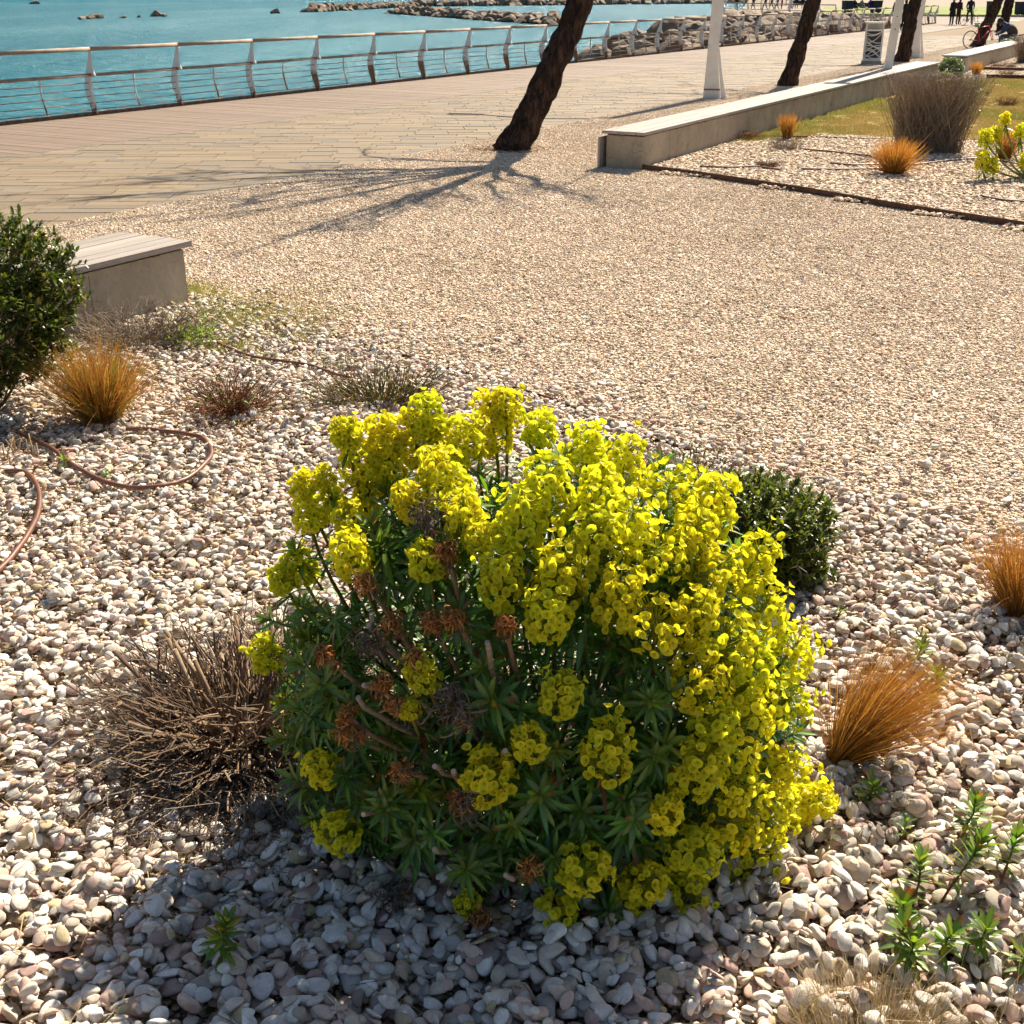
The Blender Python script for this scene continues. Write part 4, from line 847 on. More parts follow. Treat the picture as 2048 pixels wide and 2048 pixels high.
P, rad, C = twigs(70, .5, .85, .9, .0055, [(.15, .10, .055), (.20, .14, .08)], r0=.22, up=(.75, 1.3), K=6, seed=8); mb.add(tubes(P, rad, 5), np.repeat(C, 30, 0)); mb.build('branches', MT['twig'], hd); ml.build('leaves', MT['leaf'], hd, True)
P = shell_twigs(90, c0, (.75, .51, .45), .85, 9, (.03, .08)); ml = MB(); leafy(ml, P, 5, .034, .38, [(.14, .20, .02), (.18, .22, .03)], r, .4); ml.build('young_shoots', MT['leaf'], hd, True)
p = G(1520, 1160); sh = thing('leafy_shrub', 'low grey green leafy shrub tucked behind the yellow flowering bush', 'shrub', (p[0], p[1] + .04, 0.02)); r = np.random.default_rng(78)
mb = MB(); ml = MB(); GG = [(.045, .085, .018), (.065, .11, .028), (.035, .065, .016), (.085, .13, .04)]
P = shell_twigs(1100, (-.10, 0, .15), (.40, .30, .25), .02, 15, (.05, .13), 2.4); mb.add(tubes(P, np.full(P.shape[:2], .0015)), (.22, .17, .11)); leafy(ml, P, 14, .032, .38, GG, r, .55)
P = shell_twigs(300, (0, 0, .13), (.22, .22, .18), .02, 16, (.05, .13), 2.4); leafy(ml, P, 16, .034, .4, GG[:3], r, .6)
add_twigs(mb, 26, .3, .44, .5, .0022, [(.45, .38, .28)], r0=.1, up=(.3, 1.2), seed=4); mb.build('branches', MT['twig'], sh); ml.build('leaves', MT['leaf'], sh, True)
p = G(1345, 985); ds = thing('dried_cushion', 'small half dried twiggy cushion just behind the flowering bush', 'dead shrub', (p[0], p[1], .03)); mb = MB(); P = add_twigs(mb, 300, .08, .26, .2, .0018, GREYT + REDB, r0=.12, up=(.1, 1.3), seed=21, elong=(1.4, .8)); mb.build('twigs', MT['twig'], ds); ml = MB(); leafy(ml, P[:150], 4, .026, .4, GG, r); ml.build('leaves', MT['leaf'], ds, True)
# left bed: grey cushion, two cut stumps
p = G(275, 690); q = thing('dry_cushion_shrub', 'low grey dried twig cushion in front of the short bench', 'dead shrub', (p[0], p[1], gz(*p[:2]))); mb = MB()
P = add_twigs(mb, 620, .12, .40, .26, .002, GREYT + [(.36, .29, .20)], r0=.22, up=(.1, 1.2), K=6, wob=.08, seed=31, elong=(1.35, .8)); mb.build('twigs', MT['twig'], q)
ml = MB(); P2, _, _ = twigs(70, .1, .25, .3, .002, GREYT, r0=.1, up=(.3, 1.3), seed=32); leafy(ml, P2 + np.array([.42, -.05, 0]), 6, .03, .4, [(.13, .19, .02), (.17, .22, .02)], r); ml.build('green_shoots', MT['leaf'], q, True)
p = G(470, 835); q = thing('cut_stump_shrub', 'reddish brown shrub stump with cut stems and a few green shoots', 'shrub stump', (p[0], p[1], gz(*p[:2]))); mb = MB()
P = add_twigs(mb, 260, .10, .30, .3, .0026, REDB + BRN[:1], r0=.08, up=(.15, 1.3), K=5, wob=.06, seed=41, elong=(1.15, .9)); mb.build('twigs', MT['twig'], q); ml = MB(); leafy(ml, P[:26], 3, .03, .36, [(.09, .15, .02), (.13, .2, .03)], r); ml.build('green_shoots', MT['leaf'], q, True)
n = 260; a = rng.uniform(0, 6.28, n); rr_ = .34 * np.sqrt(rng.random(n)); L = rng.uniform(.03, .1, n); an = rng.uniform(0, 6.28, n); t = np.linspace(-.5, .5, 3)
Pq = np.stack([np.cos(a) * rr_ * 1.2, np.sin(a) * rr_, np.full(n, .022)], 1)[:, None] + np.stack([np.cos(an), np.sin(an), rng.normal(0, .2, n)], 1)[:, None] * L[:, None, None] * t[None, :, None]; MB().add(tubes(Pq, np.full((n, 3), .0016)), np.repeat(np.array([(.34, .19, .07), (.26, .13, .05)])[rng.integers(0, 2, n)], 9, 0)).build('fallen_twigs', MT['twig'], q)
p = G(760, 815); q = thing('cut_stump_shrub', 'wide low shrub cut to olive stubs behind the flowering bush', 'shrub stump', (p[0], p[1], gz(*p[:2]))); mb = MB()
P = add_twigs(mb, 300, .10, .27, .26, .0028, [(.10, .10, .03), (.15, .12, .05), (.19, .13, .07)], r0=.17, up=(.35, 1.45), K=4, wob=.05, seed=51, elong=(1.6, .8)); add_twigs(mb, 160, .08, .25, .12, .0016, [(.30, .2, .1), (.2, .13, .08)], r0=.25, up=(.02, .4), seed=52, elong=(1.5, .8)); mb.build('twigs', MT['twig'], q); ml = MB(); leafy(ml, P[:140], 2, .032, .3, [(.07, .11, .02), (.12, .15, .02), (.22, .13, .03)], r); ml.build('leaves', MT['leaf'], q, True)
p = G(75, 925); q = thing('cut_stub_cluster', 'few bare cut stalks sticking up from pebbles under the hedge', 'plant stubs', (p[0], p[1], gz(*p[:2])))
for k in range(9):
    b = np.array([rng.uniform(-.16, .18), rng.uniform(-.08, .08), 0]); d = norm(np.array([rng.normal(0, .25), rng.normal(0, .2), 1])) * rng.uniform(.10, .17); MB().add(tube(np.array([b, b + d * .5 + rng.normal(0, .006, 3), b + d]), [.004, .004, .0036], 6), (.33, .23, .12)).build('cut_stem', MT['twig'], q, True)

# young spurge seedlings
def seedling(label, px, py, h, n=16, cols=((.10, .165, .025), (.14, .20, .03), (.08, .13, .025)), lean=(0, 0), name='spurge_seedling', ln=.055, z=None, cat='seedling', group=None):
    p = G(px, py); zz = gz(p[0], p[1]) if z is None else z; t0 = thing(name, label, cat, (p[0], p[1], zz), 0, group); r = np.random.default_rng(int(px * 7 + py))
    h *= .8; tip = np.array([lean[0], lean[1], h]); t = np.linspace(0, 1, 5)[:, None]; Pth = tip * t + np.array([lean[0] * .3, lean[1] * .3, 0]) * (t - t ** 2) + r.normal(0, .003, (5, 3)); MB().add(tube(Pth, np.linspace(.0038, .0022, 5), 6), np.repeat([(.20, .05, .03), (.20, .06, .03), (.18, .12, .03), (.16, .18, .04), (.16, .2, .04)], 6, 0).tolist() + [(.2, .05, .03), (.2, .2, .04)]).build('stem', MT['twig'], t0, True)
    ax = norm(tip); B = basis(ax)
    n = int(n * 1.6)
    for k in range(n):
        f = .30 + .70 * (k / n) ** .7; i0 = min(3, int(f * 4)); w = f * 4 - i0; b = Pth[i0] * (1 - w) + Pth[i0 + 1] * w; a = k * 2.4; el = R(-15 + 80 * (k / n)) ; d = (B[0] * math.cos(a) + B[1] * math.sin(a)) * math.cos(el) + ax * math.sin(el)
        MB().add(leaves(b[None], d[None], ax[None], ln * r.uniform(.8, 1.25), ln * .31, np.array([[0, 0, -.2 * r.random()]]), fold=.3), leaf_tint(1, cols[r.integers(0, len(cols))], .2, 1.5, (.3, .08, .02), .1)).build('leaf', MT['leaf'], t0, True)
seedling('spurge seedling with red stalk just below the leaning orange grass', 1738, 1630, .09, 14)
seedling('slender red stemmed seedling between grass tuft and seedling colony', 1802, 1705, .11, 9, ln=.035)
seedling('topmost upright seedling of the colony in the bottom right corner', 1915, 1715, .18, 22, lean=(.02, .0))
seedling('drooping seedling low between two taller ones of the colony', 1940, 1745, .08, 12, ln=.035)
seedling('long seedling stem leaning right at the colony edge', 1985, 1810, .14, 20, lean=(.06, .06))
seedling('tallest leaning seedling in the middle of the colony', 1865, 1860, .20, 26, lean=(.12, .08))
seedling('seedling of the colony standing left of the tallest one', 1822, 1840, .16, 20, lean=(.02, .05))
seedling('broad leaved seedling at the left end of the colony', 1795, 1870, .11, 18, lean=(.0, .0))
seedling('seedling rising out of the back of the straw coloured grass', 1790, 1950, .12, 16)
seedling('light green seedling low in front of the colony beside dry grass', 1812, 1975, .09, 18)
seedling('seedling with splayed leaves right of the dry grass clump', 1868, 1955, .09, 16, lean=(.02, 0))
seedling('small seedling alone on pebbles right of the dry grass', 1952, 1945, .09, 16)
seedling('pale seedling cut by the photo edge near the bottom corner', 2040, 1975, .08, 12)
seedling('green shoot right behind the leaning orange grass tip', 1835, 1345, .12, 16); seedling('second green shoot right of the leaning orange grass', 1868, 1395, .10, 15); seedling('yellow green shoot under the leaning orange grass blades', 1858, 1440, .06, 10, ln=.04)
seedling('tiny green seedling below the grey green leafy shrub', 1677, 1240, .05, 8, ln=.03); seedling('tiny seedling on open pebbles left of the rusty tuft', 1838, 1290, .05, 7, ln=.025)
seedling('dark seedling in the shade of the bush near the bottom edge', 440, 1975, .16, 22, lean=(.03, -.0), ln=.05)
seedling('small seedling beside the brown hose near its end', 133, 950, .06, 10, ln=.035); seedling('small seedling inside the hose loop', 215, 975, .06, 11, ln=.03, cols=((.07, .13, .02), (.12, .2, .02)))
# green grass sprigs along the short bench and in the pebbles behind
def sprigs(label, pts, hmax, cols, name='grass_patch'):
    c = G(*pts[0][:2]); t0 = thing(name, label, 'grass', (c[0], c[1], 0)); mb = MB()
    for (x, y, n, sx, sy) in pts:
        p = G(x, y); b = np.stack([p[0] + rng.normal(0, sx, n), p[1] + rng.normal(0, sy, n)], 1); z = np.array([bed_z(*v) for v in b]); d = norm(np.stack([rng.normal(0, .5, n), rng.normal(0, .5, n), np.ones(n)], 1)); L = rng.uniform(.3, 1, n) * hmax; t = np.array([0, .4, .75, 1.])
        P = np.c_[b - c[:2], z + .002][:, None] + d[:, None] * L[:, None, None] * t[None, :, None]; P[:, :, 2] -= (L * .25)[:, None] * (t ** 2)[None]; C = np.array(cols)[rng.integers(0, len(cols), n)] * rng.uniform(.7, 1.3, (n, 1)); mb.add(ribbons(P, np.tile([.004, .004, .003, .0006], (n, 1)), norm(np.cross(d, rand_dirs(n)))), np.repeat(C, 8, 0))
    mb.build('blades', MT['grass'], t0)
YG = [(.24, .26, .03), (.32, .30, .05), (.17, .22, .02), (.38, .30, .08)]
sprigs('yellow green grass growing along the foot of the short bench', [(330, 582, 700, .16, .12), (270, 594, 360, .14, .1), (215, 606, 260, .1, .08), (180, 612, 200, .1, .08), (380, 590, 260, .2, .1)], .12, YG)
sprigs('thin patchy yellow grass among pebbles behind the brown hose', [(500, 650, 900, .30, .25), (540, 630, 500, .3, .3), (470, 640, 500, .2, .2), (460, 705, 360, .12, .08), (600, 680, 160, .1, .1), (420, 610, 500, .25, .2), (560, 590, 160, .3, .15)], .065, YG)
sprigs('scattered green weeds beside the hose and olive stubs', [(530, 730, 50, .05, .05), (640, 735, 60, .1, .06), (690, 740, 40, .06, .05)], .07, [(.10, .16, .02), (.14, .2, .03)])

# ------------------------------------------------------------------ hoses and edging
def hose(label, pts, r=.009, lift=.021, bz=True, name='drip_hose', mat='hose'):
    g = np.array([G(*q)[:2] for q in pts]); t = np.linspace(0, len(g) - 1, (len(g) - 1) * 12 + 1); out = []
    for v in t:
        i = min(len(g) - 2, int(v)); f = v - i; p0, p1, p2, p3 = g[max(0, i - 1)], g[i], g[i + 1], g[min(len(g) - 1, i + 2)]
        q = .5 * (2 * p1 + (p2 - p0) * f + (2 * p0 - 5 * p1 + 4 * p2 - p3) * f * f + (3 * p1 - p0 - 3 * p2 + p3) * f ** 3); out.append(q)
    out = np.array(out); z = np.array([bed_z(*q) if bz else .03 for q in out]); z = np.convolve(np.pad(z, 8, mode='edge'), np.ones(17) / 17, 'valid') + lift
    o = MB().add(tube(np.c_[out, z], r, 8)).build(name, MT[mat], None, True); tag(o, label, 'hose'); return o
hose('brown drip hose bending into a half loop on the pebbles', [(40, 880), (100, 912), (160, 960), (230, 990), (300, 998), (370, 980), (415, 945), (425, 920), (405, 895), (360, 884), (300, 880), (255, 880)], .0115)
hose('brown drip hose arc running off the photo edge', [(15, 962), (55, 968), (78, 995), (82, 1030), (65, 1075), (30, 1125), (-20, 1180)], .0125)
hose('thin brown drip hose running between grass patch and stumps', [(385, 650), (410, 678), (440, 705), (500, 728), (560, 735), (620, 745), (660, 760), (700, 775)], .0095)
for lab, pts in (('dark hose curving past the bright orange fan grass', [(1660, 333), (1700, 337), (1760, 336), (1830, 336), (1900, 328), (1960, 324), (2010, 330), (2048, 340)]), ('dark hose lying parallel in front of the bare twiggy shrub', [(1600, 345), (1660, 346), (1750, 345), (1790, 343)]),
                 ('short dark hose left of the orange fan grass base', [(1600, 305), (1660, 310), (1730, 318), (1760, 322)]), ('dark hose ending in front of the long bench corner', [(1400, 340), (1450, 342), (1510, 341), (1560, 347)]), ('dark hose half buried near the pebble bed corner', [(1960, 400), (2000, 408), (2048, 412)])):
    hose(lab, pts, .013, .02, False)
def edging(label, pts, h, th=.012, z0=-.02, mat='rust', name='steel_edging'):
    t0 = thing(name, label, 'edging', (pts[0][0], pts[0][1], 0)); o = np.array(pts[0])
    for a, b in zip(pts[:-1], pts[1:]):
        a, b = np.array(a) - o, np.array(b) - o; d = norm(b - a); nn = np.array([-d[1], d[0]]) * th / 2; b = b - d * .004; MB().add(prism([a - nn, b - nn, b + nn, a + nn], z0, h)).build('edging_strip', MT[mat], t0)
edging('rusty steel edging between gravel court and far pebble bed', EDGE, .075)
fe = [G(410, 590)[:2], G(560, 650)[:2], G(640, 668)[:2], G(760, 700)[:2], G(920, 745)[:2], G(1100, 800)[:2], G(1240, 855)[:2], G(1400, 912)[:2]]
edging('thin rusty edging half buried along the front pebble bed', [tuple(q) for q in fe], .019, .007)
edging('dark edging between dry lawn and far pebble bed', [tuple(G(1470, 276)[:2]), tuple(G(1610, 278)[:2]), tuple(G(1760, 284)[:2]), (8.0, 19.6), (14, 18.6)], .05, .02)
edging('dark timber edge at the far end of the dry lawn', [tuple(G(1972, 158)[:2]), tuple(G(2110, 161)[:2])], .12, .06); edging('dark timber edge across the distant pebble bed', [tuple(G(1930, 141)[:2]), tuple(G(2100, 146)[:2])], .12, .06)

# ------------------------------------------------------------------ benches: concrete wall with plank seat
def bench(label, s0, s1, near_o, width, nboards, seglen, skew=0):
    o0 = SO(s0, near_o - width / 2); L = s1 - s0; b = thing('concrete_bench', label, 'bench', (o0[0], o0[1], 0), -AZ)
    # local: x = towards garden, y = along promenade
    def rect(x0, x1, y0, y1, z0, z1, sk=skew): return prism([(x0, y0 - sk * x0 / width), (x1, y0 - sk * x1 / width), (x1, y1 - sk * x1 / width), (x0, y1 - sk * x0 / width)], z0, z1)
    w = width; y = .05; npan = max(1, round((L - .1) / .95)); pl = (L - .1) / npan
    for k in range(npan): MB().add(rect(-w / 2 + .05 + random.uniform(0, .002), w / 2 - .05 - random.uniform(0, .003), y + .003, y + pl - .003, -.05, .425)).build('concrete_panel', MT['concrete'], b); y += pl
    y = .02; rails = 0
    while y < L:
        MB().add(rect(-w / 2 + .04, w / 2 - .035, y + .08, min(L, y + .15), .426, .446)).build('batten', MT['rust'], b); y += 1.1
    y = 0; bw = w / nboards
    while y < L - .01:
        y1 = min(L, y + seglen)
        for k in range(nboards):
            f = random.uniform(.86, 1.1); MB().add(rect(-w / 2 + k * bw, -w / 2 + (k + 1) * bw - .006, y + .002, y1 - .003, .447, .487 + random.uniform(-.001, .001)), (f, f * random.uniform(.97, 1.02), f * random.uniform(.95, 1.02))).build('seat_plank', MT['benchwoody'], b)
        y = y1
    return b
def mk_wood_y(): MT['benchwoody'] = mk_wood('bench_wood_lengthwise', (.23, .195, .168), (.37, .325, .29), 'Y')
mk_wood_y()
bench('short concrete bench with grey plank seat beside the green hedge', -14.2, -10.42, 12.30, .74, 6, 4.0, .0)
lb = bench('long concrete bench with pale plank seat along the dry lawn', -2.0, 17.2, 12.30, .62, 5, 3.2)
MB().add(box((-.325, .2, .2), (.03, .5, .42))).build('end_board', MT['benchwoody'], lb)
bench('far concrete bench with plank seat where a man sits', 21.0, 43, 12.28, .70, 5, 4.0)

# ------------------------------------------------------------------ far bed plants
def bare_shrub(label, px, py, w, dpt, h, n, seed, cols):
    p = G(px, py); t0 = thing('bare_shrub', label, 'shrub', (p[0], p[1], .02)); r = np.random.default_rng(seed); mb = MB(); t = np.linspace(0, 1, 7)
    a = r.uniform(0, 6.28, n); q = np.sqrt(r.random(n)); b = np.stack([np.cos(a) * q * w * .34, np.sin(a) * q * dpt * .34, np.zeros(n)], 1); tip = np.stack([r.uniform(-w / 2, w / 2, n), r.uniform(-dpt / 2, dpt / 2, n), h * (.25 + .75 * r.random(n) ** .4)], 1); tip[:, 0] = b[:, 0] * .7 + tip[:, 0] * .85; tip[:, 0] = np.clip(tip[:, 0], -w / 2, w / 2); fl_ = r.random(n) < .55; tip[fl_, 2] = h * r.uniform(.93, 1.0, fl_.sum())
    P = b[:, None] + (tip - b)[:, None] * t[None, :, None]; P += np.cumsum(r.normal(0, .018, P.shape), 1); P[:, :, 2] = np.clip(P[:, :, 2], .0, h); mb.add(tubes(P, .0042 * np.linspace(1.2, .5, 7)[None] * r.uniform(.6, 1.4, (n, 1))), np.repeat(np.array(cols)[r.integers(0, len(cols), n)], 21, 0))
    m = n * 5; i = r.integers(0, n, m); k = r.integers(3, 7, m); b2 = P[i, k]; d = rand_dirs(m); d[:, 2] = np.abs(d[:, 2]); tt = np.linspace(0, 1, 4); Q = b2[:, None] + d[:, None] * r.uniform(.05, .16, m)[:, None, None] * tt[None, :, None] + r.normal(0, .008, (m, 4, 3)); Q[:, :, 2] = np.minimum(Q[:, :, 2], h * 1.03); mb.add(tubes(Q, np.tile([.002, .0018, .0015, .001], (m, 1))), np.repeat(np.array(cols)[r.integers(0, len(cols), m)] * 1.2, 12, 0)); mb.build('twigs', MT['twig'], t0); return t0, P
t0, P = bare_shrub('large clipped bare twig shrub behind the orange fan grass', 1855, 308, 1.42, .9, 1.06, 1000, 61, [(.24, .18, .125), (.31, .245, .18), (.19, .14, .095)])
ml = MB(); sel = P[P[:, -1, 0] > .45]; leafy(ml, sel[:40, 3:], 5, .045, .4, [(.13, .19, .02), (.18, .22, .03)], r); ml.build('green_shoots', MT['leaf'], t0, True)
def cushion(label, px, py, w, h, cols, n, seed, ln=.05, cat='shrub'):
    p = G(px, py); t0 = thing('cushion_shrub', label, cat, (p[0], p[1], .02)); r = np.random.default_rng(seed); P = shell_twigs(n, (0, 0, h * .42), (w / 2, w / 2 * .8, h * .58), .0, seed, (.05, .14), 2.3); mb = MB(); mb.add(tubes(P, np.full(P.shape[:2], .002)), np.array(cols[0]) * .8); mb.build('branches', MT['twig'], t0); ml = MB(); leafy(ml, P, 7, ln, .35, cols, r, .5); ml.build('leaves', MT['leaf'], t0, True)
cushion('round grey green lavender cushion at the end of the long bench', 1899, 157, .72, .52, [(.10, .13, .06), (.14, .17, .09), (.08, .11, .045)], 700, 71)
cushion('small yellow green succulent before the grey green cushion', 1888, 160, .36, .17, [(.24, .22, .02), (.3, .25, .02)], 160, 72, .04)
cushion('dark green cushion against the far bench', 2020, 110, 1.0, .62, [(.05, .085, .025), (.07, .1, .035)], 500, 73)
bare_shrub('brown bare shrub cut by the photo edge below the seated man', 2052, 128, .9, .7, .85, 420, 74, [(.26, .19, .13), (.32, .24, .17)])
for k, (x, y, w_, h_, lab) in enumerate([(1570, 303, .5, .24, 'grey dried cushion in front of the small orange tuft'), (1490, 282, .5, .12, 'flat brown dried plant right of the bench corner'), (1535, 338, .3, .07, 'scrap of brown twigs flat on the far pebble bed'), (1968, 131, .6, .22, 'pale dried plant on the distant pebbles near the bench'), (1997, 136, .5, .2, 'brown dried plant beside the pale one on distant pebbles'), (2012, 152, .45, .14, 'ochre dried plant before the dark timber edge'), (2023, 137, .3, .12, 'dark ochre plant at the timber edge'), (2012, 213, .5, .16, 'dark dead clump on the dry lawn'), (1415, 283, .7, .10, 'brown dead stems along the long bench foot')]):
    p = G(x, y); t0 = thing('dried_plant', lab, 'dead plant', (p[0], p[1], .02)); mb = MB(); add_twigs(mb, 170, .1 * w_ * 2, w_ * .62, h_, .003, GREYT if k in (0, 3) else REDB + BRN[:2], r0=w_ * .3, up=(.1, 1.2), K=5, wob=.09, seed=80 + k); mb.build('twigs', MT['twig'], t0)
tuft('grass_tuft', 'green grass sprig at the corner foot of the long bench', 'grass tuft', (*G(1380, 276)[:2], .03), 60, .12, .25, [(.30, .28, .03), (.35, .25, .05)], .7, (0, 0), .10, .006, .3)
# leggy spurge at the right edge
p = G(2062, 362); ls = thing('leggy_spurge', 'small leggy spurge with bent stems at the edge of the far bed', 'flowering plant', (p[0], p[1], .02)); po = np.array([p[0], p[1], .02])
for k, (x, y, dy, hv, s) in enumerate([(1972, 285, 0, 2, 1.7), (1992, 275, .1, 2, 1.5), (1965, 330, -.2, 3, 1.6), (1985, 338, -.2, 2, 1.5), (2010, 240, .2, 0, 1.5), (2040, 268, .1, 1, 1.5), (2050, 330, -.1, 2, 1.6)]):
    Y = po[1] + dy; d = ray(x, y); q = np.array([0, 0, CAM_H]) + d * (Y / d[1]) - po; q[2] = max(q[2], .1); t = np.linspace(0, 1, 8)[:, None]; c1 = q * np.array([.5, .5, .15]); Pth = 2 * (1 - t) * t * c1 + t ** 2 * q; MB().add(tube(Pth, np.linspace(.016, .011, 8), 6), (.22, .23, .07)).build('stem', MT['twig'], ls, True)
    ax = norm(Pth[-1] - Pth[-2] + np.array([0, 0, .3])); obj('flower_head', HV[hv][2], ls, q - ax * .05, Matrix([list(v) for v in basis(ax)]).transposed().to_euler(), s); obj('leaf_rosette', RV[k % 6], ls, q - ax * .03, Matrix([list(v) for v in basis(ax)]).transposed().to_euler(), 1.5)
for k in range(16):
    q = np.array([rng.uniform(.0, .8), rng.uniform(-.4, .4), rng.uniform(.05, .5)]); obj('leaf_rosette', RV[k % 6], ls, q, (rng.uniform(-.5, .5), rng.uniform(-.5, .5), rng.uniform(0, 6)), 1.7)
# ------------------------------------------------------------------ railing along the water
def blade(pts_l, pts_r, th):                     # plate in the x-z plane from matching left / right outlines
    l = np.array(pts_l); r_ = np.array(pts_r); K = len(l); V = []
    for y in (-th / 2, th / 2): V += [(a[0], y, a[1]) for a in l] + [(a[0], y, a[1]) for a in r_]
    F = []
    for k in range(K - 1):
        F += [(k, K + k, K + k + 1, k + 1), (2 * K + k, 2 * K + k + 1, 3 * K + k + 1, 3 * K + k), (k, k + 1, 2 * K + k + 1, 2 * K + k), (K + k, 3 * K + k, 3 * K + k + 1, K + k + 1)]
    F += [(0, 2 * K, 3 * K, K), (K - 1, 2 * K - 1, 4 * K - 1, 3 * K - 1)]; return np.array(V, float), np.array(F)
LZ = [0, .12, .28, .45, .6, .71]; LC = [.02, .0, -.045, -.075, -.065, -.045]; LW = [.055, .06, .078, .09, .082, .07]
lower = blade([(c - w, z) for z, c, w in zip(LZ, LC, LW)], [(c + w, z) for z, c, w in zip(LZ, LC, LW)], .035)
UZ = [.715, .80, .92, 1.05, 1.15]; UL = [-.10, -.075, -.02, .03, .055]; UR = [.155, .115, .10, .105, .12]
fin = blade(list(zip(UL, UZ)), list(zip(UR, UZ)), .03)
POST = MB().add(lower).mesh('post', MT['whiterust']); FIN = MB().add(fin).mesh('fin', MT['white'])
cz = [.10, .22, .34, .46, .58]; cx = [.03, .005, -.04, -.055, -.05]
bal = blade([(x - .018, z) for z, x in zip([.08, .25, .4, .55, .7], [.035, -.01, -.05, -.06, -.045])], [(x + .018, z) for z, x in zip([.08, .25, .4, .55, .7], [.035, -.01, -.05, -.06, -.045])], .012); BAL = MB().add(bal).mesh('baluster', MT['whiterust'])
BAY = 2.3
def ytube(x, z, r, L, s=8): return tube(np.array([[x, 0, z], [x, L, z]]), r, s)
TOPR = MB().add(ytube(.085, 1.185, .038, BAY - .012, 10)).mesh('top_rail', MT['rail'], True); MIDR = MB().add(ytube(.05, .725, .03, BAY - .008, 8)).mesh('middle_rail', MT['rail'], True)
WIRE = [MB().add(ytube(x, z, .0085, BAY, 5)).mesh('wire', MT['wire'], True) for x, z in zip(cx, cz)]; FOOTR = MB().add(box((-.02, BAY / 2, .03), (.07, BAY - .004, .06))).mesh('foot_channel', MT['wire'])
def railing(label, p0, az, nb, first_wires=True):
    t0 = thing('railing', label, 'railing', (p0[0], p0[1], 0), -az)
    for k in range(nb + 1):
        obj('post', POST, t0, (0, k * BAY, 0)); obj('fin', FIN, t0, (0, k * BAY, 0))
        if k < nb:
            obj('baluster', BAL, t0, (0, (k + .5) * BAY, 0)); obj('top_rail', TOPR, t0, (0, k * BAY, 0)); obj('middle_rail', MIDR, t0, (0, k * BAY, 0)); obj('foot_channel', FOOTR, t0, (0, k * BAY + .002, 0))
            for w in WIRE: obj('wire', w, t0, (0, k * BAY, 0))
    return t0
railing('long white curved post railing with rusty wires along the boardwalk', SO(-BAY * 3, 0), AZ, 37)
pa, pb = G(1446, 35)[:2], G(1690, 46)[:2]; d = pb - pa; railing('distant white railing on the pier edge beyond the boulders', tuple(pa), math.atan2(d[0], d[1]), int(np.hypot(*d) / BAY))
pa, pb = G(1452, 13)[:2], G(1640, 10)[:2]; d = pb - pa; railing('farthest white railing on the seaward side of the pier', tuple(pa), math.atan2(d[0], d[1]), int(np.hypot(*d) / BAY))
pier = MB().add(prism([(18.0, 107.3), (27.0, 97.3), (27.3, 97.8), (18.3, 107.8)], -2, -.0)).add(prism([(14.8, 118), (18.0, 107.3), (18.3, 107.8), (15.1, 118.3)], -2, 0)).build('pier_wall', MT['concrete']); tag(pier, kind='structure')

# ------------------------------------------------------------------ rocks
def rock_mesh(k):
    V, F = ICO2; V = V.copy(); r = np.random.default_rng(900 + k)
    for _ in range(11): n = norm(r.normal(size=3)); h = r.uniform(.45, .85); d = V @ n; m = d > h; V[m] -= np.outer((d[m] - h) * .97, n)
    V *= 1 + .05 * np.sin(5 * V[:, :1] + k) * np.sin(4 * V[:, 1:2]); V *= np.array([1, r.uniform(.65, .95), r.uniform(.5, .8)]); return MB().add((V, F)).mesh('rock', MT['rock'], False)
ROCK = [rock_mesh(k) for k in range(10)]
def put_rock(par, p, s): obj('rock', ROCK[random.randrange(10)], par, p, (random.uniform(-.6, .6), random.uniform(-.6, .6), random.uniform(0, 6.3)), s)
jet = thing('rock_jetty', 'pile of big grey brown boulders behind the boardwalk railing', 'rock jetty', (8, 70, SEA_Z))
jp = [(2.2, 46), (3.8, 62), (4.8, 74), (7.0, 86), (11, 98), (15.5, 112), (18.0, 106.5), (26, 97), SO(72, -.7), SO(24, -.7)]
k = 0; tries = 0; placed = []
while k < 290 and tries < 9000:
    tries += 1; x, y = random.uniform(2, 28), random.uniform(44, 113)
    if not inpoly(np.array(x), np.array(y), jp): continue
    s, o_ = so_of(x, y); e = min((math.hypot(x - a, y - b) for a, b in [(2.2, 46), (3, 54), (3.8, 62), (4.3, 68), (4.8, 74), (5.9, 80), (7, 86), (9, 92), (11, 98), (13, 105), (15.5, 112)])); sz = random.uniform(.6, 1.5)
    if any((x - a) ** 2 + (y - b) ** 2 < (.62 * (sz + c)) ** 2 for a, b, c in placed): continue
    placed.append((x, y, sz)); top = -1.5 + 1.55 * min(1, e / 5) + .45 * max(0, min(1, (y - 62) / 30)) * min(1, e / 6); top = min(top, -.35 + .30 * (-o_ - .7)) ; put_rock(jet, (x - 8, y - 70, top - SEA_Z - sz * .42), sz); k += 1
def breakwater(label, a, b, w, h, n, smin, smax):
    t0 = thing('breakwater', label, 'breakwater', (a[0], a[1], SEA_Z)); a = np.array(a); b = np.array(b); u_ = norm(b - a); v_ = np.array([-u_[1], u_[0]]); L = np.hypot(*(b - a))
    for k in range(n):
        t = (k + random.random()) / n; q = random.triangular(-1, 1, 0); e = min(1, t * L / 3, (1 - t) * L / 3 + .2); p = u_ * t * L + v_ * q * w; s = random.uniform(smin, smax); put_rock(t0, (p[0], p[1], h * e * (1 - abs(q)) - s * .3), s)
breakwater('near dark rock breakwater lying in the sea before the sandbar', (-20.3, 228), (6.2, 152), 2.6, 1.0, 270, .7, 1.35)
breakwater('rock breakwater tip reaching farthest out to sea', (-38, 240), (-25, 320), 2.6, 1.1, 170, .8, 1.5)
breakwater('farthest thin rock breakwater running along the top edge', (-27, 318), (95, 425), 3., 1.3, 280, 1.0, 1.9)
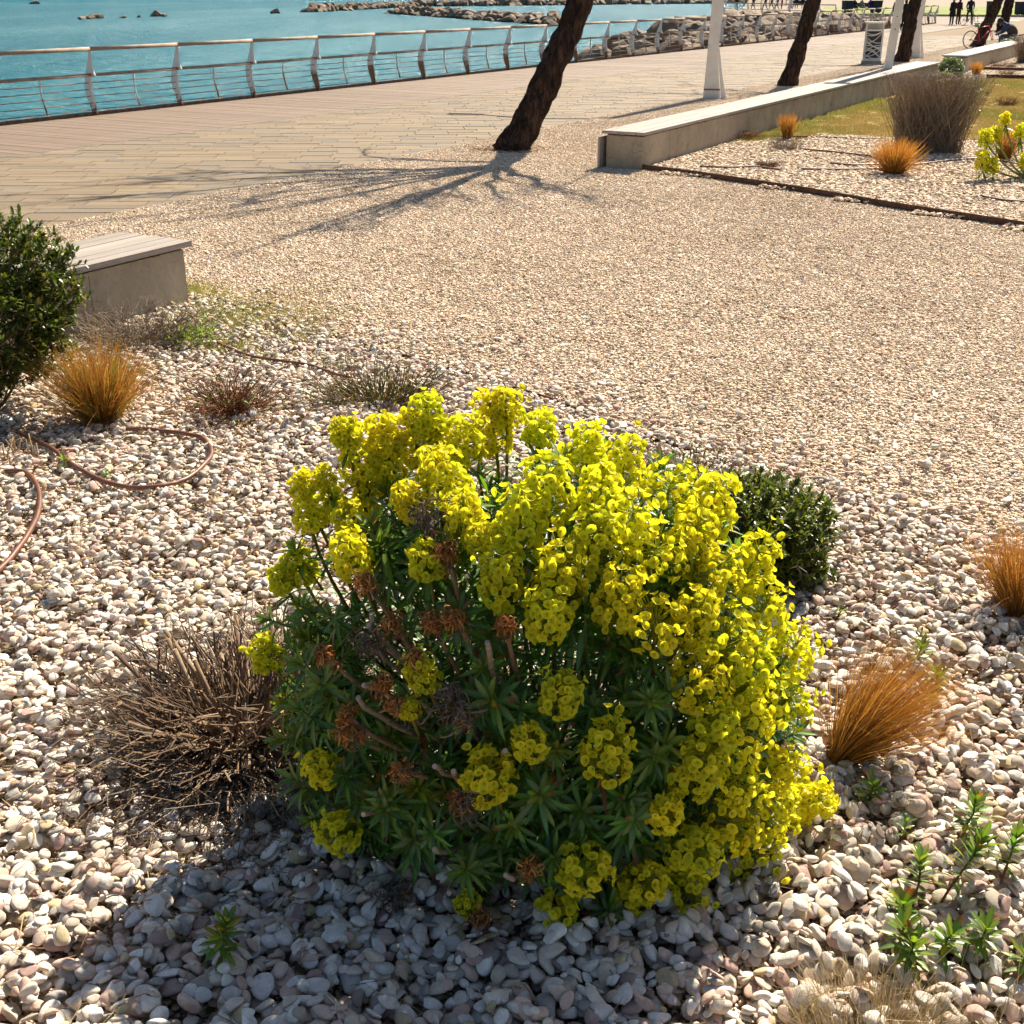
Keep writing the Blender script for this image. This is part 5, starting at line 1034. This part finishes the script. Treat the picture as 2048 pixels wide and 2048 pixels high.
for x, y, s, lab in ((183, 38, 1.0, 'small dark rock at the start of the row in the sea'), (192, 37, 1.4, 'largest dark rock of the row in the sea'), (165, 39, .8, 'low dark rock awash at the end of the row in the sea'), (245, 36, .6, 'lone small dark rock between the two rock clusters at sea'), (278, 35, .6, 'tiny dark rock in the open sea'), (313, 33, 1.5, 'dark rounded rock alone in the open sea'), (328, 33.5, .8, 'low flat rock beside the dark rounded one'), (553, 27, 1.3, 'dark rock standing off the breakwater tip'), (72, 8, 2.0, 'distant dark speck of rock near the horizon')):
    p = G(x, y, SEA_Z); o = obj('sea_rock', ROCK[int(x) % 10], None, (p[0], p[1], SEA_Z + .05), (0, 0, x), s); tag(o, lab, 'rock', 'rocks showing above the sea')

# ------------------------------------------------------------------ far lawn and kerb
fl = obj('far_lawn', sheet([tuple(G(1640, 29)[:2]), tuple(G(2120, 33)[:2]), tuple(G(2120, 13)[:2]), tuple(G(1650, 13)[:2])], -.03)); fl.data.materials.append(MT['greenlawn']); tag(fl, kind='structure')
q0, q1 = G(1640, 29.3)[:2], G(2120, 33.5)[:2]; n_ = norm(np.array([-(q1 - q0)[1], (q1 - q0)[0]])) * .3; kb = MB().add(prism([q0, q1, q1 + n_, q0 + n_], -.06, .12)).build('kerb', MT['concrete']); tag(kb, kind='structure')
fp = obj('far_path', sheet([tuple(G(1640, 20)[:2]), tuple(G(2120, 20.5)[:2]), tuple(G(2120, 18.5)[:2]), tuple(G(1640, 18)[:2])], -.02)); fp.data.materials.append(MT['palesand']); tag(fp, kind='structure')

# ------------------------------------------------------------------ lamp posts
def lamp(label, px, py, top, arm):
    p = G(px, py); t0 = thing('lamp_post', label, 'lamp post', (p[0], p[1], -.01), -R(9))
    MB().add(blade([(-.245, 0), (-.225, .45), (-.205, .95)], [(.14, 0), (.08, .45), (.02, .95)], .10)).build('foot_plate', MT['white'], t0)
    V, F = blade([(.145, 0), (.085, .5), (.0, 1.0), (-.10, 1.5)], [(.27, 0), (.15, .5), (.06, 1.0), (-.05, 1.5)], .03); V[:, 1] += -.075; MB().add((V, F)).build('strut', MT['white'], t0)
    MB().add(box((-.055, -.062, .20), (.36, .012, .03), 0)).build('weld_rib', MT['whiterust'], t0)
    zs = [.93, 1.5, 2.4, top]; MB().add(blade([(-.205, zs[0]), (-.19, zs[1]), (-.16, zs[2]), (-.08, zs[3])], [(.02, zs[0]), (.06, zs[1]), (.10, zs[2]), (.06, zs[3])], .14)).build('pole', MT['white'], t0)
    MB().add(box((-.02, -.0725, 2.25), (.07, .006, .14))).build('access_cover', MT['concrete'], t0)
    t = np.linspace(0, 1, 9)[:, None]; P = np.array([0, 0, top - .05]) + t * np.array(arm) + np.array([0, 0, .35]) * np.sin(t * np.pi) ; MB().add(tube(P, np.linspace(.06, .035, 9), 8)).build('arm', MT['white'], t0, True); MB().add(box(P[-1] + np.array([-.25, 0, -.02]), (.7, .22, .07))).build('lamp_head', MT['white'], t0)
lamp('white steel lamp post with splayed foot beside the long bench', 1428, 197, 4.9, (-2.6, .5, .1)); lamp('white lamp post with splayed foot half hidden behind a leaning trunk', 1832, 116, 4.9, (-2.6, .5, .1))
p = G(1768, 181); t0 = thing('lamp_post', 'plain square white pole on a base plate beside the bare shrub', 'lamp post', (p[0], p[1], .015), R(-12)); t0.rotation_euler[1] = R(3.5)
MB().add(box((0, 0, .02), (.42, .36, .04))).build('base_plate', MT['white'], t0); MB().add(box((0, 0, .12), (.26, .26, .16), 0, .72)).build('collar', MT['white'], t0); MB().add(box((0, 0, 2.84), (.19, .15, 5.3))).build('pole', MT['white'], t0)
for z in (1.35, 1.62): MB().add(tube(np.array([[0, -.075, z], [0, -.082, z]]), .015, 8)).build('bolt', MT['dark'], t0)
MB().add(box((0, 0, 5.53), (.5, .3, .08))).build('lamp_head', MT['white'], t0)
p = G(1581, 17); t0 = thing('lamp_post', 'far white lamp post with flared foot out on the pier', 'lamp post', (p[0], p[1], 0)); MB().add(lathe([(.45, 0), (.32, .3), (.16, 1.2), (.12, 3), (.09, 6), (.0, 6)], 8)).build('pole', MT['white'], t0); MB().add(box((0, 0, 6.03), (.9, .3, .06))).build('lamp_head', MT['white'], t0)

# ------------------------------------------------------------------ trees
def trunk_mesh(P, r, seed):
    S_ = 28; V, F = tube(P, r, S_, True); out = V.copy(); n = len(P) * S_; ax = np.repeat(P, S_, 0); d = V[:n] - ax; ang = np.tile(np.arange(S_), len(P)) * 2 * np.pi / S_; h = np.repeat(np.arange(len(P)), S_) * 34 / len(P)
    kk = np.array([mnoise.fractal(Vector((a * 3.2 + seed * 7, b * .33, c * 3.2)), 1, 2, 5) for a, b, c in zip(np.cos(ang), h, np.sin(ang))]); fl = .30 * np.exp(-h / 2.2) * np.maximum(0, np.cos(ang * 4 + seed)) ** 2; out[:n] = ax + d * (1 + fl[:, None] + .34 * kk[:, None] + .04 * np.sin(ang * 5 + h * .3 + seed)[:, None]); return out, F
def tree(label, base, lean, r0, ztop, branches, seed, bend=.12):
    t0 = thing('leaning_tree', label, 'tree', (base[0], base[1], 0)); rr = np.random.default_rng(seed); K = 80; t = np.linspace(0, 1, K); z = -.1 + t * (ztop + .1)
    P = np.stack([lean[0] * z + bend * np.sin(t * 4.2 + seed) * t * .7, lean[1] * z + bend * .5 * np.sin(t * 3 + seed), z], 1); P[:, :2] -= P[0, :2]; r = r0 * (1 + .26 * np.exp(-t * 13) - .42 * t ** 2 + .10 * np.exp(-((t - .62) / .05) ** 2) * 0); V, F = trunk_mesh(P, r, seed)
    MB().add((V, F)).build('trunk', MT['bark'], t0, True); top = P[-1]; mc = MB()
    for (gx_, gy_, zs, ze, sub) in branches:         # a limb that ends over ground point (gx,gy) shifted back along the sun
        q = np.array([gx_ - base[0], gy_ - base[1], 0]) + np.array([math.sin(SUN_AZ), math.cos(SUN_AZ), 0]) * ze / math.tan(SUN_EL) + np.array([0, 0, ze]); s = P[int((K - 1) * zs)]; tt = np.linspace(0, 1, 9)[:, None]; mid = (s + q) / 2 + np.array([0, 0, .35]); C = (1 - tt) ** 2 * s + 2 * (1 - tt) * tt * mid + tt ** 2 * q + rr.normal(0, .05, (9, 3)) * np.sin(tt * np.pi)
        mc.add(tube(C, np.linspace(.065, .014, 9), 7)); 
        for _ in range(sub):
            i = rr.integers(3, 9); L = rr.uniform(.5, 1.5); d = norm(norm(q - s) + rr.normal(0, .55, 3)); e = C[i] + d * L; B = np.stack([C[i], (C[i] + e) / 2 + rr.normal(0, .06, 3), e]); mc.add(tube(B, [.018, .011, .005], 5), (1, 1, 1))
            m = 10; f = rr.random(m)[:, None]; b2 = C[i] * (1 - f) + e * f; d2 = norm(d + rr.normal(0, .6, (m, 3))); Q = b2[:, None] + d2[:, None] * rr.uniform(.2, .6, m)[:, None, None] * np.linspace(0, 1, 3)[None, :, None]; mc.add(tubes(Q, np.tile([.007, .005, .003], (m, 1)), 4))
    mc.build('crown', MT['bark'], t0, True); return t0
def gp(x, y): return G(x, y)[:2]
b1 = G(1020, 300)
br1 = [(*gp(730, 312), .78, 4.0, 4), (*gp(610, 372), .84, 4.6, 5), (*gp(700, 350), .9, 4.8, 4), (*gp(745, 440), .98, 5.2, 8), (*gp(640, 465), .98, 5.8, 8), (*gp(820, 415), .95, 5.0, 5), (*gp(1120, 375), .9, 4.6, 5), (*gp(1190, 400), .96, 5.2, 6), (*gp(1000, 400), 1.0, 5.6, 4), (*gp(430, 400), .98, 6.2, 7), (*gp(330, 430), .98, 6.6, 7), (*gp(520, 345), .94, 5.6, 8), (*gp(180, 395), .98, 7.0, 10), (*gp(260, 365), .98, 6.6, 10), (*gp(400, 345), .96, 6.2, 9), (*gp(470, 430), .98, 6.4, 9), (*gp(560, 480), 1.0, 6.6, 9)]
tree('nearest dark leaning tree trunk rising from the gravel court', b1, (.50, .36), .20, 3.3, br1, 1)
n = 420; aa = rng.uniform(0, 6.28, n); q = b1[:2] + np.stack([np.cos(aa), np.sin(aa)], 1) * (.15 + .45 * rng.random(n) ** 1.5)[:, None]; an = rng.uniform(0, 6.28, n); L = rng.uniform(.02, .09, n); t = np.linspace(-.5, .5, 3)
tag(MB().add(tubes(np.c_[q, np.full(n, .02)][:, None] + np.stack([np.cos(an), np.sin(an), rng.normal(0, .2, n)], 1)[:, None] * L[:, None, None] * t[None, :, None], np.full((n, 3), .003)), np.repeat(np.array([(.20, .11, .05), (.28, .17, .08), (.12, .07, .04)])[rng.integers(0, 3, n)], 9, 0)).build('bark_litter', MT['twig'], court), kind='stuff')
b2 = G(1572, 172); tree('dark leaning trunk behind the long bench', b2, (.30, .25), .185, 3.6, [(*gp(1330, 215), .9, 4.6, 5), (*gp(1250, 185), 1, 5.4, 7), (*gp(1420, 190), 1, 5.6, 6), (*gp(1500, 230), .95, 5.0, 5), (*gp(1380, 170), 1, 6, 6)], 2)
b3 = G(1803, 124); tree('dark leaning trunk between the lattice bin and far bench', b3, (.17, .2), .20, 3.6, [(*gp(1650, 160), .9, 4.6, 5), (*gp(1600, 130), 1, 5.4, 6), (*gp(1700, 150), 1, 5.6, 6)], 3)
b4 = G(1952, 94); tree('dark leaning trunk with a red bicycle propped on it', b4, (.42, .2), .22, 3.6, [(*gp(1850, 110), .9, 4.6, 4), (*gp(1800, 95), 1, 5.4, 4)], 4)
b5 = G(2003, 62); tree('dark trunk standing behind the seated man', b5, (.2, .2), .27, 3.8, [(*gp(1930, 66), .9, 5, 4)], 5)

# ------------------------------------------------------------------ lattice bin
p = G(1742, 128); bn = thing('litter_bin', 'white litter bin with pierced lattice sides on the promenade', 'litter bin', (p[0], p[1], 0), R(-14))
MB().add(box((0, 0, .05), (.62, .50, .10))).build('plinth', MT['concrete'], bn); MB().add(box((0, 0, .14), (.56, .44, .07))).build('base', MT['white'], bn); MB().add(box((0, 0, .60), (.46, .34, .84))).build('liner', MT['dark'], bn); MB().add(box((0, 0, 1.24), (.62, .50, .05))).build('lid', MT['white'], bn)
for sx in (-1, 1):
    for sy in (-1, 1): MB().add(box((sx * .26, sy * .20, .69), (.045, .045, 1.04))).build('corner_post', MT['white'], bn)
MB().add(box((0, -.212, 1.02), (.475, .02, .05))).build('rim', MT['white'], bn); MB().add(box((0, .212, 1.06), (.475, .02, .3))).build('back_panel', MT['white'], bn)
rr = random.Random(9)
for fx, (w_, off, ax_) in enumerate((((.475), -.215, 0), (.475, .215, 0), (.36, -.262, 1), (.36, .262, 1))):
    for k in range(13):
        z0 = .18 + .82 * k / 13; z1 = max(.19, min(.99, z0 + rr.choice([-.28, -.16, .2, .32]))); t = np.linspace(0, 1, 7); u_ = (t - .5) * w_; zz = z0 + (z1 - z0) * t + .07 * np.sin(t * 3.1) * rr.choice([-1, 1]); zz = np.clip(zz, .18, .99)
        P = np.stack([u_, np.full(7, off), zz], 1) if ax_ == 0 else np.stack([np.full(7, off), u_, zz], 1); MB().add(tube(P, .014, 4)).build('lattice_strip', MT['white'], bn)

# ------------------------------------------------------------------ people
def body(J, E):
    names = list(J); me = bpy.data.meshes.new('b'); me.from_pydata([J[k][0] for k in names], [(names.index(a), names.index(b)) for a, b in E], []); o = bpy.data.objects.new('b', me); col.objects.link(o)
    md = o.modifiers.new('s', 'SKIN'); md.use_smooth_shade = True; o.modifiers.new('d', 'SUBSURF').levels = 1
    for i, k in enumerate(names): v = me.skin_vertices[0].data[i]; v.radius = (J[k][1], J[k][1] * J[k][3] if len(J[k]) > 3 else J[k][1]); v.use_root = (k == 'pelvis')
    dg = bpy.context.evaluated_depsgraph_get(); out = bpy.data.meshes.new_from_object(o.evaluated_get(dg)); bpy.data.objects.remove(o); out.name = 'body'
    jp_ = np.array([J[k][0] for k in names]); z = np.array([J[k][2] for k in names]); rad = np.array([J[k][1] for k in names])
    for pl in out.polygons: pl.material_index = int(z[np.argmin(np.linalg.norm(jp_ - np.array(pl.center[:]), axis=1) - rad)]); pl.use_smooth = True
    return out
EDG = [('pelvis', 'spine'), ('spine', 'chest'), ('chest', 'neck'), ('neck', 'head'), ('head', 'crown'), ('chest', 'shl'), ('shl', 'ell'), ('ell', 'wrl'), ('wrl', 'hal'), ('chest', 'shr'), ('shr', 'elr'), ('elr', 'wrr'), ('wrr', 'har'), ('pelvis', 'hil'), ('hil', 'knl'), ('knl', 'anl'), ('anl', 'tol'), ('pelvis', 'hir'), ('hir', 'knr'), ('knr', 'anr'), ('anr', 'tor')]
def pose(kind):                                   # zones: 0 top, 1 trousers, 2 skin, 3 shoes; faces +y
    J = dict(pelvis=((0, 0, .95), .15, 1), spine=((0, 0, 1.13), .14, 0), chest=((0, 0, 1.34), .165, 0), neck=((0, .01, 1.49), .055, 2), head=((0, .03, 1.585), .085, 2), crown=((0, .02, 1.665), .085, 2),
             shl=((-.18, 0, 1.42), .068, 0), ell=((-.235, -.02, 1.14), .052, 0), wrl=((-.24, .06, .91), .04, 0), hal=((-.24, .09, .82), .034, 2), shr=((.18, 0, 1.42), .068, 0), elr=((.235, -.02, 1.14), .052, 0), wrr=((.24, .06, .91), .04, 0), har=((.24, .09, .82), .034, 2),
             hil=((-.09, 0, .90), .10, 1), knl=((-.10, .02, .50), .068, 1), anl=((-.10, 0, .09), .05, 1), tol=((-.11, .13, .045), .042, 3), hir=((.09, 0, .90), .10, 1), knr=((.10, .02, .50), .068, 1), anr=((.10, 0, .09), .05, 1), tor=((.11, .13, .045), .042, 3))
    def s(**k):
        for a, b in k.items(): J[a] = (b, *J[a][1:])
    if kind == 'walk': s(knl=(-.09, .20, .52), anl=(-.09, .26, .10), tol=(-.09, .40, .08), knr=(.09, -.02, .50), anr=(.09, -.26, .13), tor=(.10, -.14, .05), wrl=(-.23, -.10, .92), hal=(-.23, -.13, .84), wrr=(.24, .16, .93), har=(.24, .20, .86))
    if kind == 'pocket': s(wrl=(-.2, .12, .98), hal=(-.14, .14, .96), wrr=(.2, .12, .98), har=(.14, .14, .96))
    if kind == 'ride': s(wrl=(-.2, .28, 1.0), hal=(-.2, .34, .97), wrr=(.2, .28, 1.0), har=(.2, .34, .97), knl=(-.18, .06, .5), anl=(-.24, .02, .1), tol=(-.25, .15, .05), knr=(.15, .2, .62), anr=(.13, .1, .25), tor=(.13, .24, .2))
    if kind in ('sit', 'bent'):
        s(pelvis=(0, 0, .12), spine=(0, .02, .30), chest=(0, .05, .50), neck=(0, .06, .65), head=(0, .09, .745), crown=(0, .08, .82), hil=(-.09, .03, .10), hir=(.09, .03, .10), knl=(-.12, .44, .11), knr=(.12, .44, .11), anl=(-.12, .44, -.36), anr=(.12, .40, -.36), tol=(-.12, .57, -.41), tor=(.12, .53, -.41), shl=(-.18, .05, .57), shr=(.18, .05, .57), ell=(-.23, .08, .30), elr=(.23, .08, .30), wrl=(-.14, .30, .22), wrr=(.14, .30, .22), hal=(-.08, .36, .2), har=(.08, .36, .2))
        if kind == 'bent': s(spine=(0, .10, .30), chest=(0, .27, .45), neck=(0, .40, .52), head=(0, .49, .55), crown=(0, .55, .58), shl=(-.19, .27, .47), shr=(.19, .27, .47), ell=(-.2, .42, .24), elr=(.2, .42, .24), wrl=(-.07, .58, .17), wrr=(.07, .58, .17), hal=(-.03, .64, .14), har=(.03, .64, .14))
    return J
BODY = {k: (body(pose(k), EDG), pose(k)) for k in ('stand' , 'walk', 'pocket', 'ride', 'sit', 'bent')}
clothm = {}
def cloth(c):
    if c not in clothm: clothm[c] = plain('cloth_%d' % len(clothm), c, .85, 0, 9, .2)
    return clothm[c]
SKIN = cloth((.45, .26, .18)); SHOE = cloth((.03, .028, .028))
def person(label, loc, face, kind, top, legs, hair, h=1.0, hairlen=0, extra=None, shoes=None):
    t0 = thing('person', label, 'person', loc, face); me, J = BODY[kind]; me = me.copy()
    me.materials.clear()
    for m in (cloth(top), cloth(legs), SKIN, shoes or SHOE): me.materials.append(m)
    o = obj('body', me, t0); t0.scale = (h,) * 3; hd_ = (np.array(J['head'][0]) + np.array(J['crown'][0])) / 2; f = norm(np.array(J['head'][0]) - np.array(J['neck'][0]) + np.array([0, .0001, 0]))
    V, F = ICO1; V = V * np.array([.098, .11, .115]); keep = (V[:, 2] > -.03) | ((V[:, 1] < -.02) & (V[:, 2] > -.09 - hairlen)); V = V.copy(); V[(V[:, 1] > .03) & (V[:, 2] < .04)] *= .8; V[V[:, 1] < 0, 2] -= hairlen * .6 * (V[V[:, 1] < 0, 2] < 0)
    up_ = norm(np.array(J['crown'][0]) - np.array(J['head'][0])); B = np.stack([np.array([1., 0, 0]), np.cross(up_, [1., 0, 0]), up_]); MB().add((V @ B + hd_ + up_ * .035 - B[1] * .018, F)).build('hair', cloth(hair), t0, True)
    for sx in (-1, 1):
        e = hd_ + B[1] * .082 + np.array([sx * .032, 0, 0]) - up_ * .01; MB().add((ICO0[0] * .011 + e, ICO0[1])).build('eye', MT['dark'], t0)
    MB().add((ICO0[0] * np.array([.012, .02, .02]) + hd_ + B[1] * .09 - up_ * .035, ICO0[1])).build('nose', SKIN, t0)
    if extra == 'skirt': MB().add(lathe([(.17, 1.2), (.19, .95), (.23, .6), (.20, .58)], 12)).build('coat_skirt', cloth(top), t0, True)
    if extra == 'bag': MB().add(box((.27, .06, .86), (.10, .26, .22))).build('bag', cloth((.22, .10, .09)), t0)
    return t0
BLK = (.012, .012, .015); NAV = (.016, .020, .035); JEAN = (.03, .045, .085)
def gpt(x, y, z=0): q = G(x, y); return (q[0], q[1], z)
person('man in black jacket and dark trousers walking beside a woman', gpt(1790, 61), R(180), 'walk', BLK, NAV, (.02, .015, .01), 1.06); person('woman in short black coat with copper hair walking toward the viewer', gpt(1806, 63), R(176), 'walk', BLK, BLK, (.28, .09, .03), .98, .06)
person('person in long black coat with grey hair standing with a bag', gpt(1902, 51), R(20), 'pocket', BLK, BLK, (.35, .33, .30), .98, .05, 'skirt'); person('person in black with dark red scarf talking to the cyclist', gpt(1914, 50), R(-60), 'pocket', (.06, .012, .015), BLK, (.05, .03, .02), .98)
person('man in dark navy jacket standing astride a bicycle', gpt(1936, 50), R(165), 'ride', NAV, JEAN, (.05, .04, .03), 1.02)
c = np.array(SO(33.2, 11.85)); q = G(2028, 78, .487); person('man in dark vest and blue sleeves sitting bent over on the far bench', (q[0], q[1], .475), R(78), 'bent', (.03, .045, .09), (.035, .06, .11), (.02, .014, .01), 1.08)
q_ = bpy.data.objects['person.005'] if 'person.005' in bpy.data.objects else None
V, F = ICO1; V = V * np.array([.20, .17, .27]); MB().add((V @ np.array([[1, 0, 0], [0, .70, -.70], [0, .70, .70]]) + np.array([0, .12, .30]), F)).build('vest', cloth((.035, .03, .025)), q_, True) if q_ else None
for k, (x, y, kd, tp, lg, h_, lab) in enumerate([(1472, 21, 'walk', BLK, BLK, 1.0, 'person in black pushing along the far pier'), (1506, 20, 'walk', (.05, .045, .045), BLK, .95, 'small dark figure walking alone on the far pier'), (1530, 21, 'walk', (.016, .03, .07), JEAN, 1.04, 'man in blue jacket and jeans walking on the far pier'), (1543, 19, 'walk', BLK, BLK, 1.0, 'person in black between blue jacket and grey sweater'), (1554, 21, 'walk', (.16, .17, .19), JEAN, 1.02, 'man in grey sweater and jeans on the far pier'), (1563, 18, 'stand', (.20, .02, .03), BLK, .7, 'child in red beside the grey sweater man')]):
    person(lab, gpt(x, y), R(10 + 20 * k), kd, tp, lg, (.03, .02, .015), h_)
for k, (x, y, tp, lab) in enumerate([(1592, 17, NAV, 'person in navy sitting at the end of the far group'), (1604, 17, BLK, 'person in black sitting in the middle of the far group'), (1616, 17, (.13, .12, .13), 'person in grey sitting with the far group'), (1707, 25, BLK, 'person in black sitting on the lawn edge bench'), (1721, 25, (.18, .17, .16), 'person in pale grey leaning back on the lawn edge bench'), (1737, 26, (.07, .02, .20), 'person in violet jacket sitting on the lawn edge bench')]):
    q = G(x, y); person(lab, (q[0], q[1], .45), R(170 + 8 * k), 'sit', tp, BLK, (.03, .02, .015), 1.05)
for lab, x0, x1, y in (('dark far bench holding three seated people at the pier', 1584, 1626, 16.5), ('dark bench at the lawn edge with three people', 1698, 1746, 24.5)):
    a, b = G(x0, y)[:2], G(x1, y)[:2]; L = float(np.hypot(*(b - a))); t0 = thing('park_bench', lab, 'bench', ((a[0] + b[0]) / 2, (a[1] + b[1]) / 2, 0), math.atan2(b[1] - a[1], b[0] - a[0]))
    MB().add(box((0, 0, .43), (L, .5, .06))).build('seat', MT['dark'], t0); MB().add(box((0, .27, .72), (L, .05, .42))).build('backrest', MT['dark'], t0)
    for sx in (-1, 1): MB().add(box((sx * L * .45, 0, .2), (.08, .5, .4))).build('leg', MT['dark'], t0)
for lab, x, y in (('navy bin at the near end of the lawn edge bench', 1694, 26), ('navy bin right of the violet jacket', 1751, 26), ('navy bin between leaning trunks at the far lawn', 1984, 29), ('navy bin at the far lawn cut by the photo edge', 2041, 31)):
    q = G(x, y); t0 = thing('waste_bin', lab, 'bin', (q[0], q[1], 0), .2); MB().add(box((0, 0, .6), (.85, .8, 1.0), 0, 1.12)).build('container', cloth((.012, .02, .05)), t0); MB().add(box((0, 0, 1.15), (1.0, .95, .10))).build('lid', cloth((.012, .02, .05)), t0)
    for sx in (-1, 1): MB().add(box((sx * .3, 0, .05), (.1, .6, .1))).build('foot', MT['dark'], t0)

# ------------------------------------------------------------------ bicycles
def ring(r, tr, n=28, s=6):
    a = np.arange(n + 1) * 2 * np.pi / n; return tube(np.stack([np.cos(a) * r, np.zeros(n + 1), np.sin(a) * r], 1), tr, s, False)
def bicycle(label, loc, rz, frame_c, tilt=0):
    t0 = thing('bicycle', label, 'bicycle', loc, rz); t0.rotation_euler[0] = tilt; fm = plain('bicycle_paint_%d' % len(bpy.data.materials), frame_c, .35); wb = 1.04
    for k, x in enumerate((0, wb)):
        w = obj('wheel', MB().add(ring(.325, .012)).mesh('wheel', MT['dark']), t0, (x, 0, .34)); MB().add(ring(.335, .02)).build('tyre', MT['dark'], w); a = np.arange(14) * .4488; P = np.stack([np.stack([np.zeros(14), np.zeros(14), np.zeros(14)], 1), np.stack([np.cos(a) * .32, np.zeros(14), np.sin(a) * .32], 1)], 1); MB().add(tubes(P, np.full((14, 2), .0022))).build('spokes', MT['rail'], w); MB().add(tube(np.array([[0, -.05, 0], [0, .05, 0]]), .02, 8)).build('hub', MT['dark'], w)
    bb, st, ht, hb, rx, fx = (.44, 0, .29), (.32, 0, .80), (.86, 0, .86), (.90, 0, .72), (0, 0, .34), (wb, 0, .34); f = MB()
    for a, b, r_ in ((bb, st, .018), (st, ht, .019), (bb, hb, .021), (ht, hb, .022), (rx, (.33, 0, .74), .011), (rx, bb, .012)): f.add(tube(np.array([a, b]), r_, 7))
    f.build('frame', fm, t0, True); MB().add(tube(np.array([hb, (.96, .05, .6), (wb, .05, .34)]), .014, 6)).add(tube(np.array([hb, (.96, -.05, .6), (wb, -.05, .34)]), .014, 6)).build('fork', fm, t0, True)
    MB().add(tube(np.array([st, (.295, 0, .93)]), .014, 6)).build('seat_post', MT['dark'], t0); V, F = ICO1; MB().add((V * np.array([.14, .07, .035]) * np.where(V[:, :1] > .2, [[1, .5, 1]], [[1, 1, 1]]) + np.array([.28, 0, .95]), F)).build('saddle', MT['dark'], t0, True)
    MB().add(tube(np.array([ht, (.85, 0, .95)]), .014, 6)).add(tube(np.array([(.85, -.30, .98), (.88, -.1, .96), (.85, 0, .95), (.88, .1, .96), (.85, .30, .98)]), .012, 6)).build('handlebar', MT['dark'], t0)
    MB().add(ring(.09, .008)).build('chainring', MT['dark'], obj('crank', MB().add(tube(np.array([(-.12, .06, -.12), (.12, -.06, .12)]), .011, 6)).mesh('crank', MT['dark']), t0, bb)); return t0
q = G(1939, 97.5); bk = bicycle('red bicycle leaning against the dark trunk by the seated man', (q[0], q[1], 0), R(16), (.45, .012, .03), R(-6)); MB().add(box((.27, 0, .86), (.12, .1, .09))).build('saddle_bag', cloth((.10, .35, .03)), bk)
q = G(1937, 51); bicycle('dark bicycle under the standing cyclist', (q[0] - .25, q[1] + .4, 0), R(-68), (.03, .03, .035))

for o in sc.objects:
    if o.name.split('.')[0] in ('green_shoots', 'young_shoots'): o['kind'] = 'stuff'
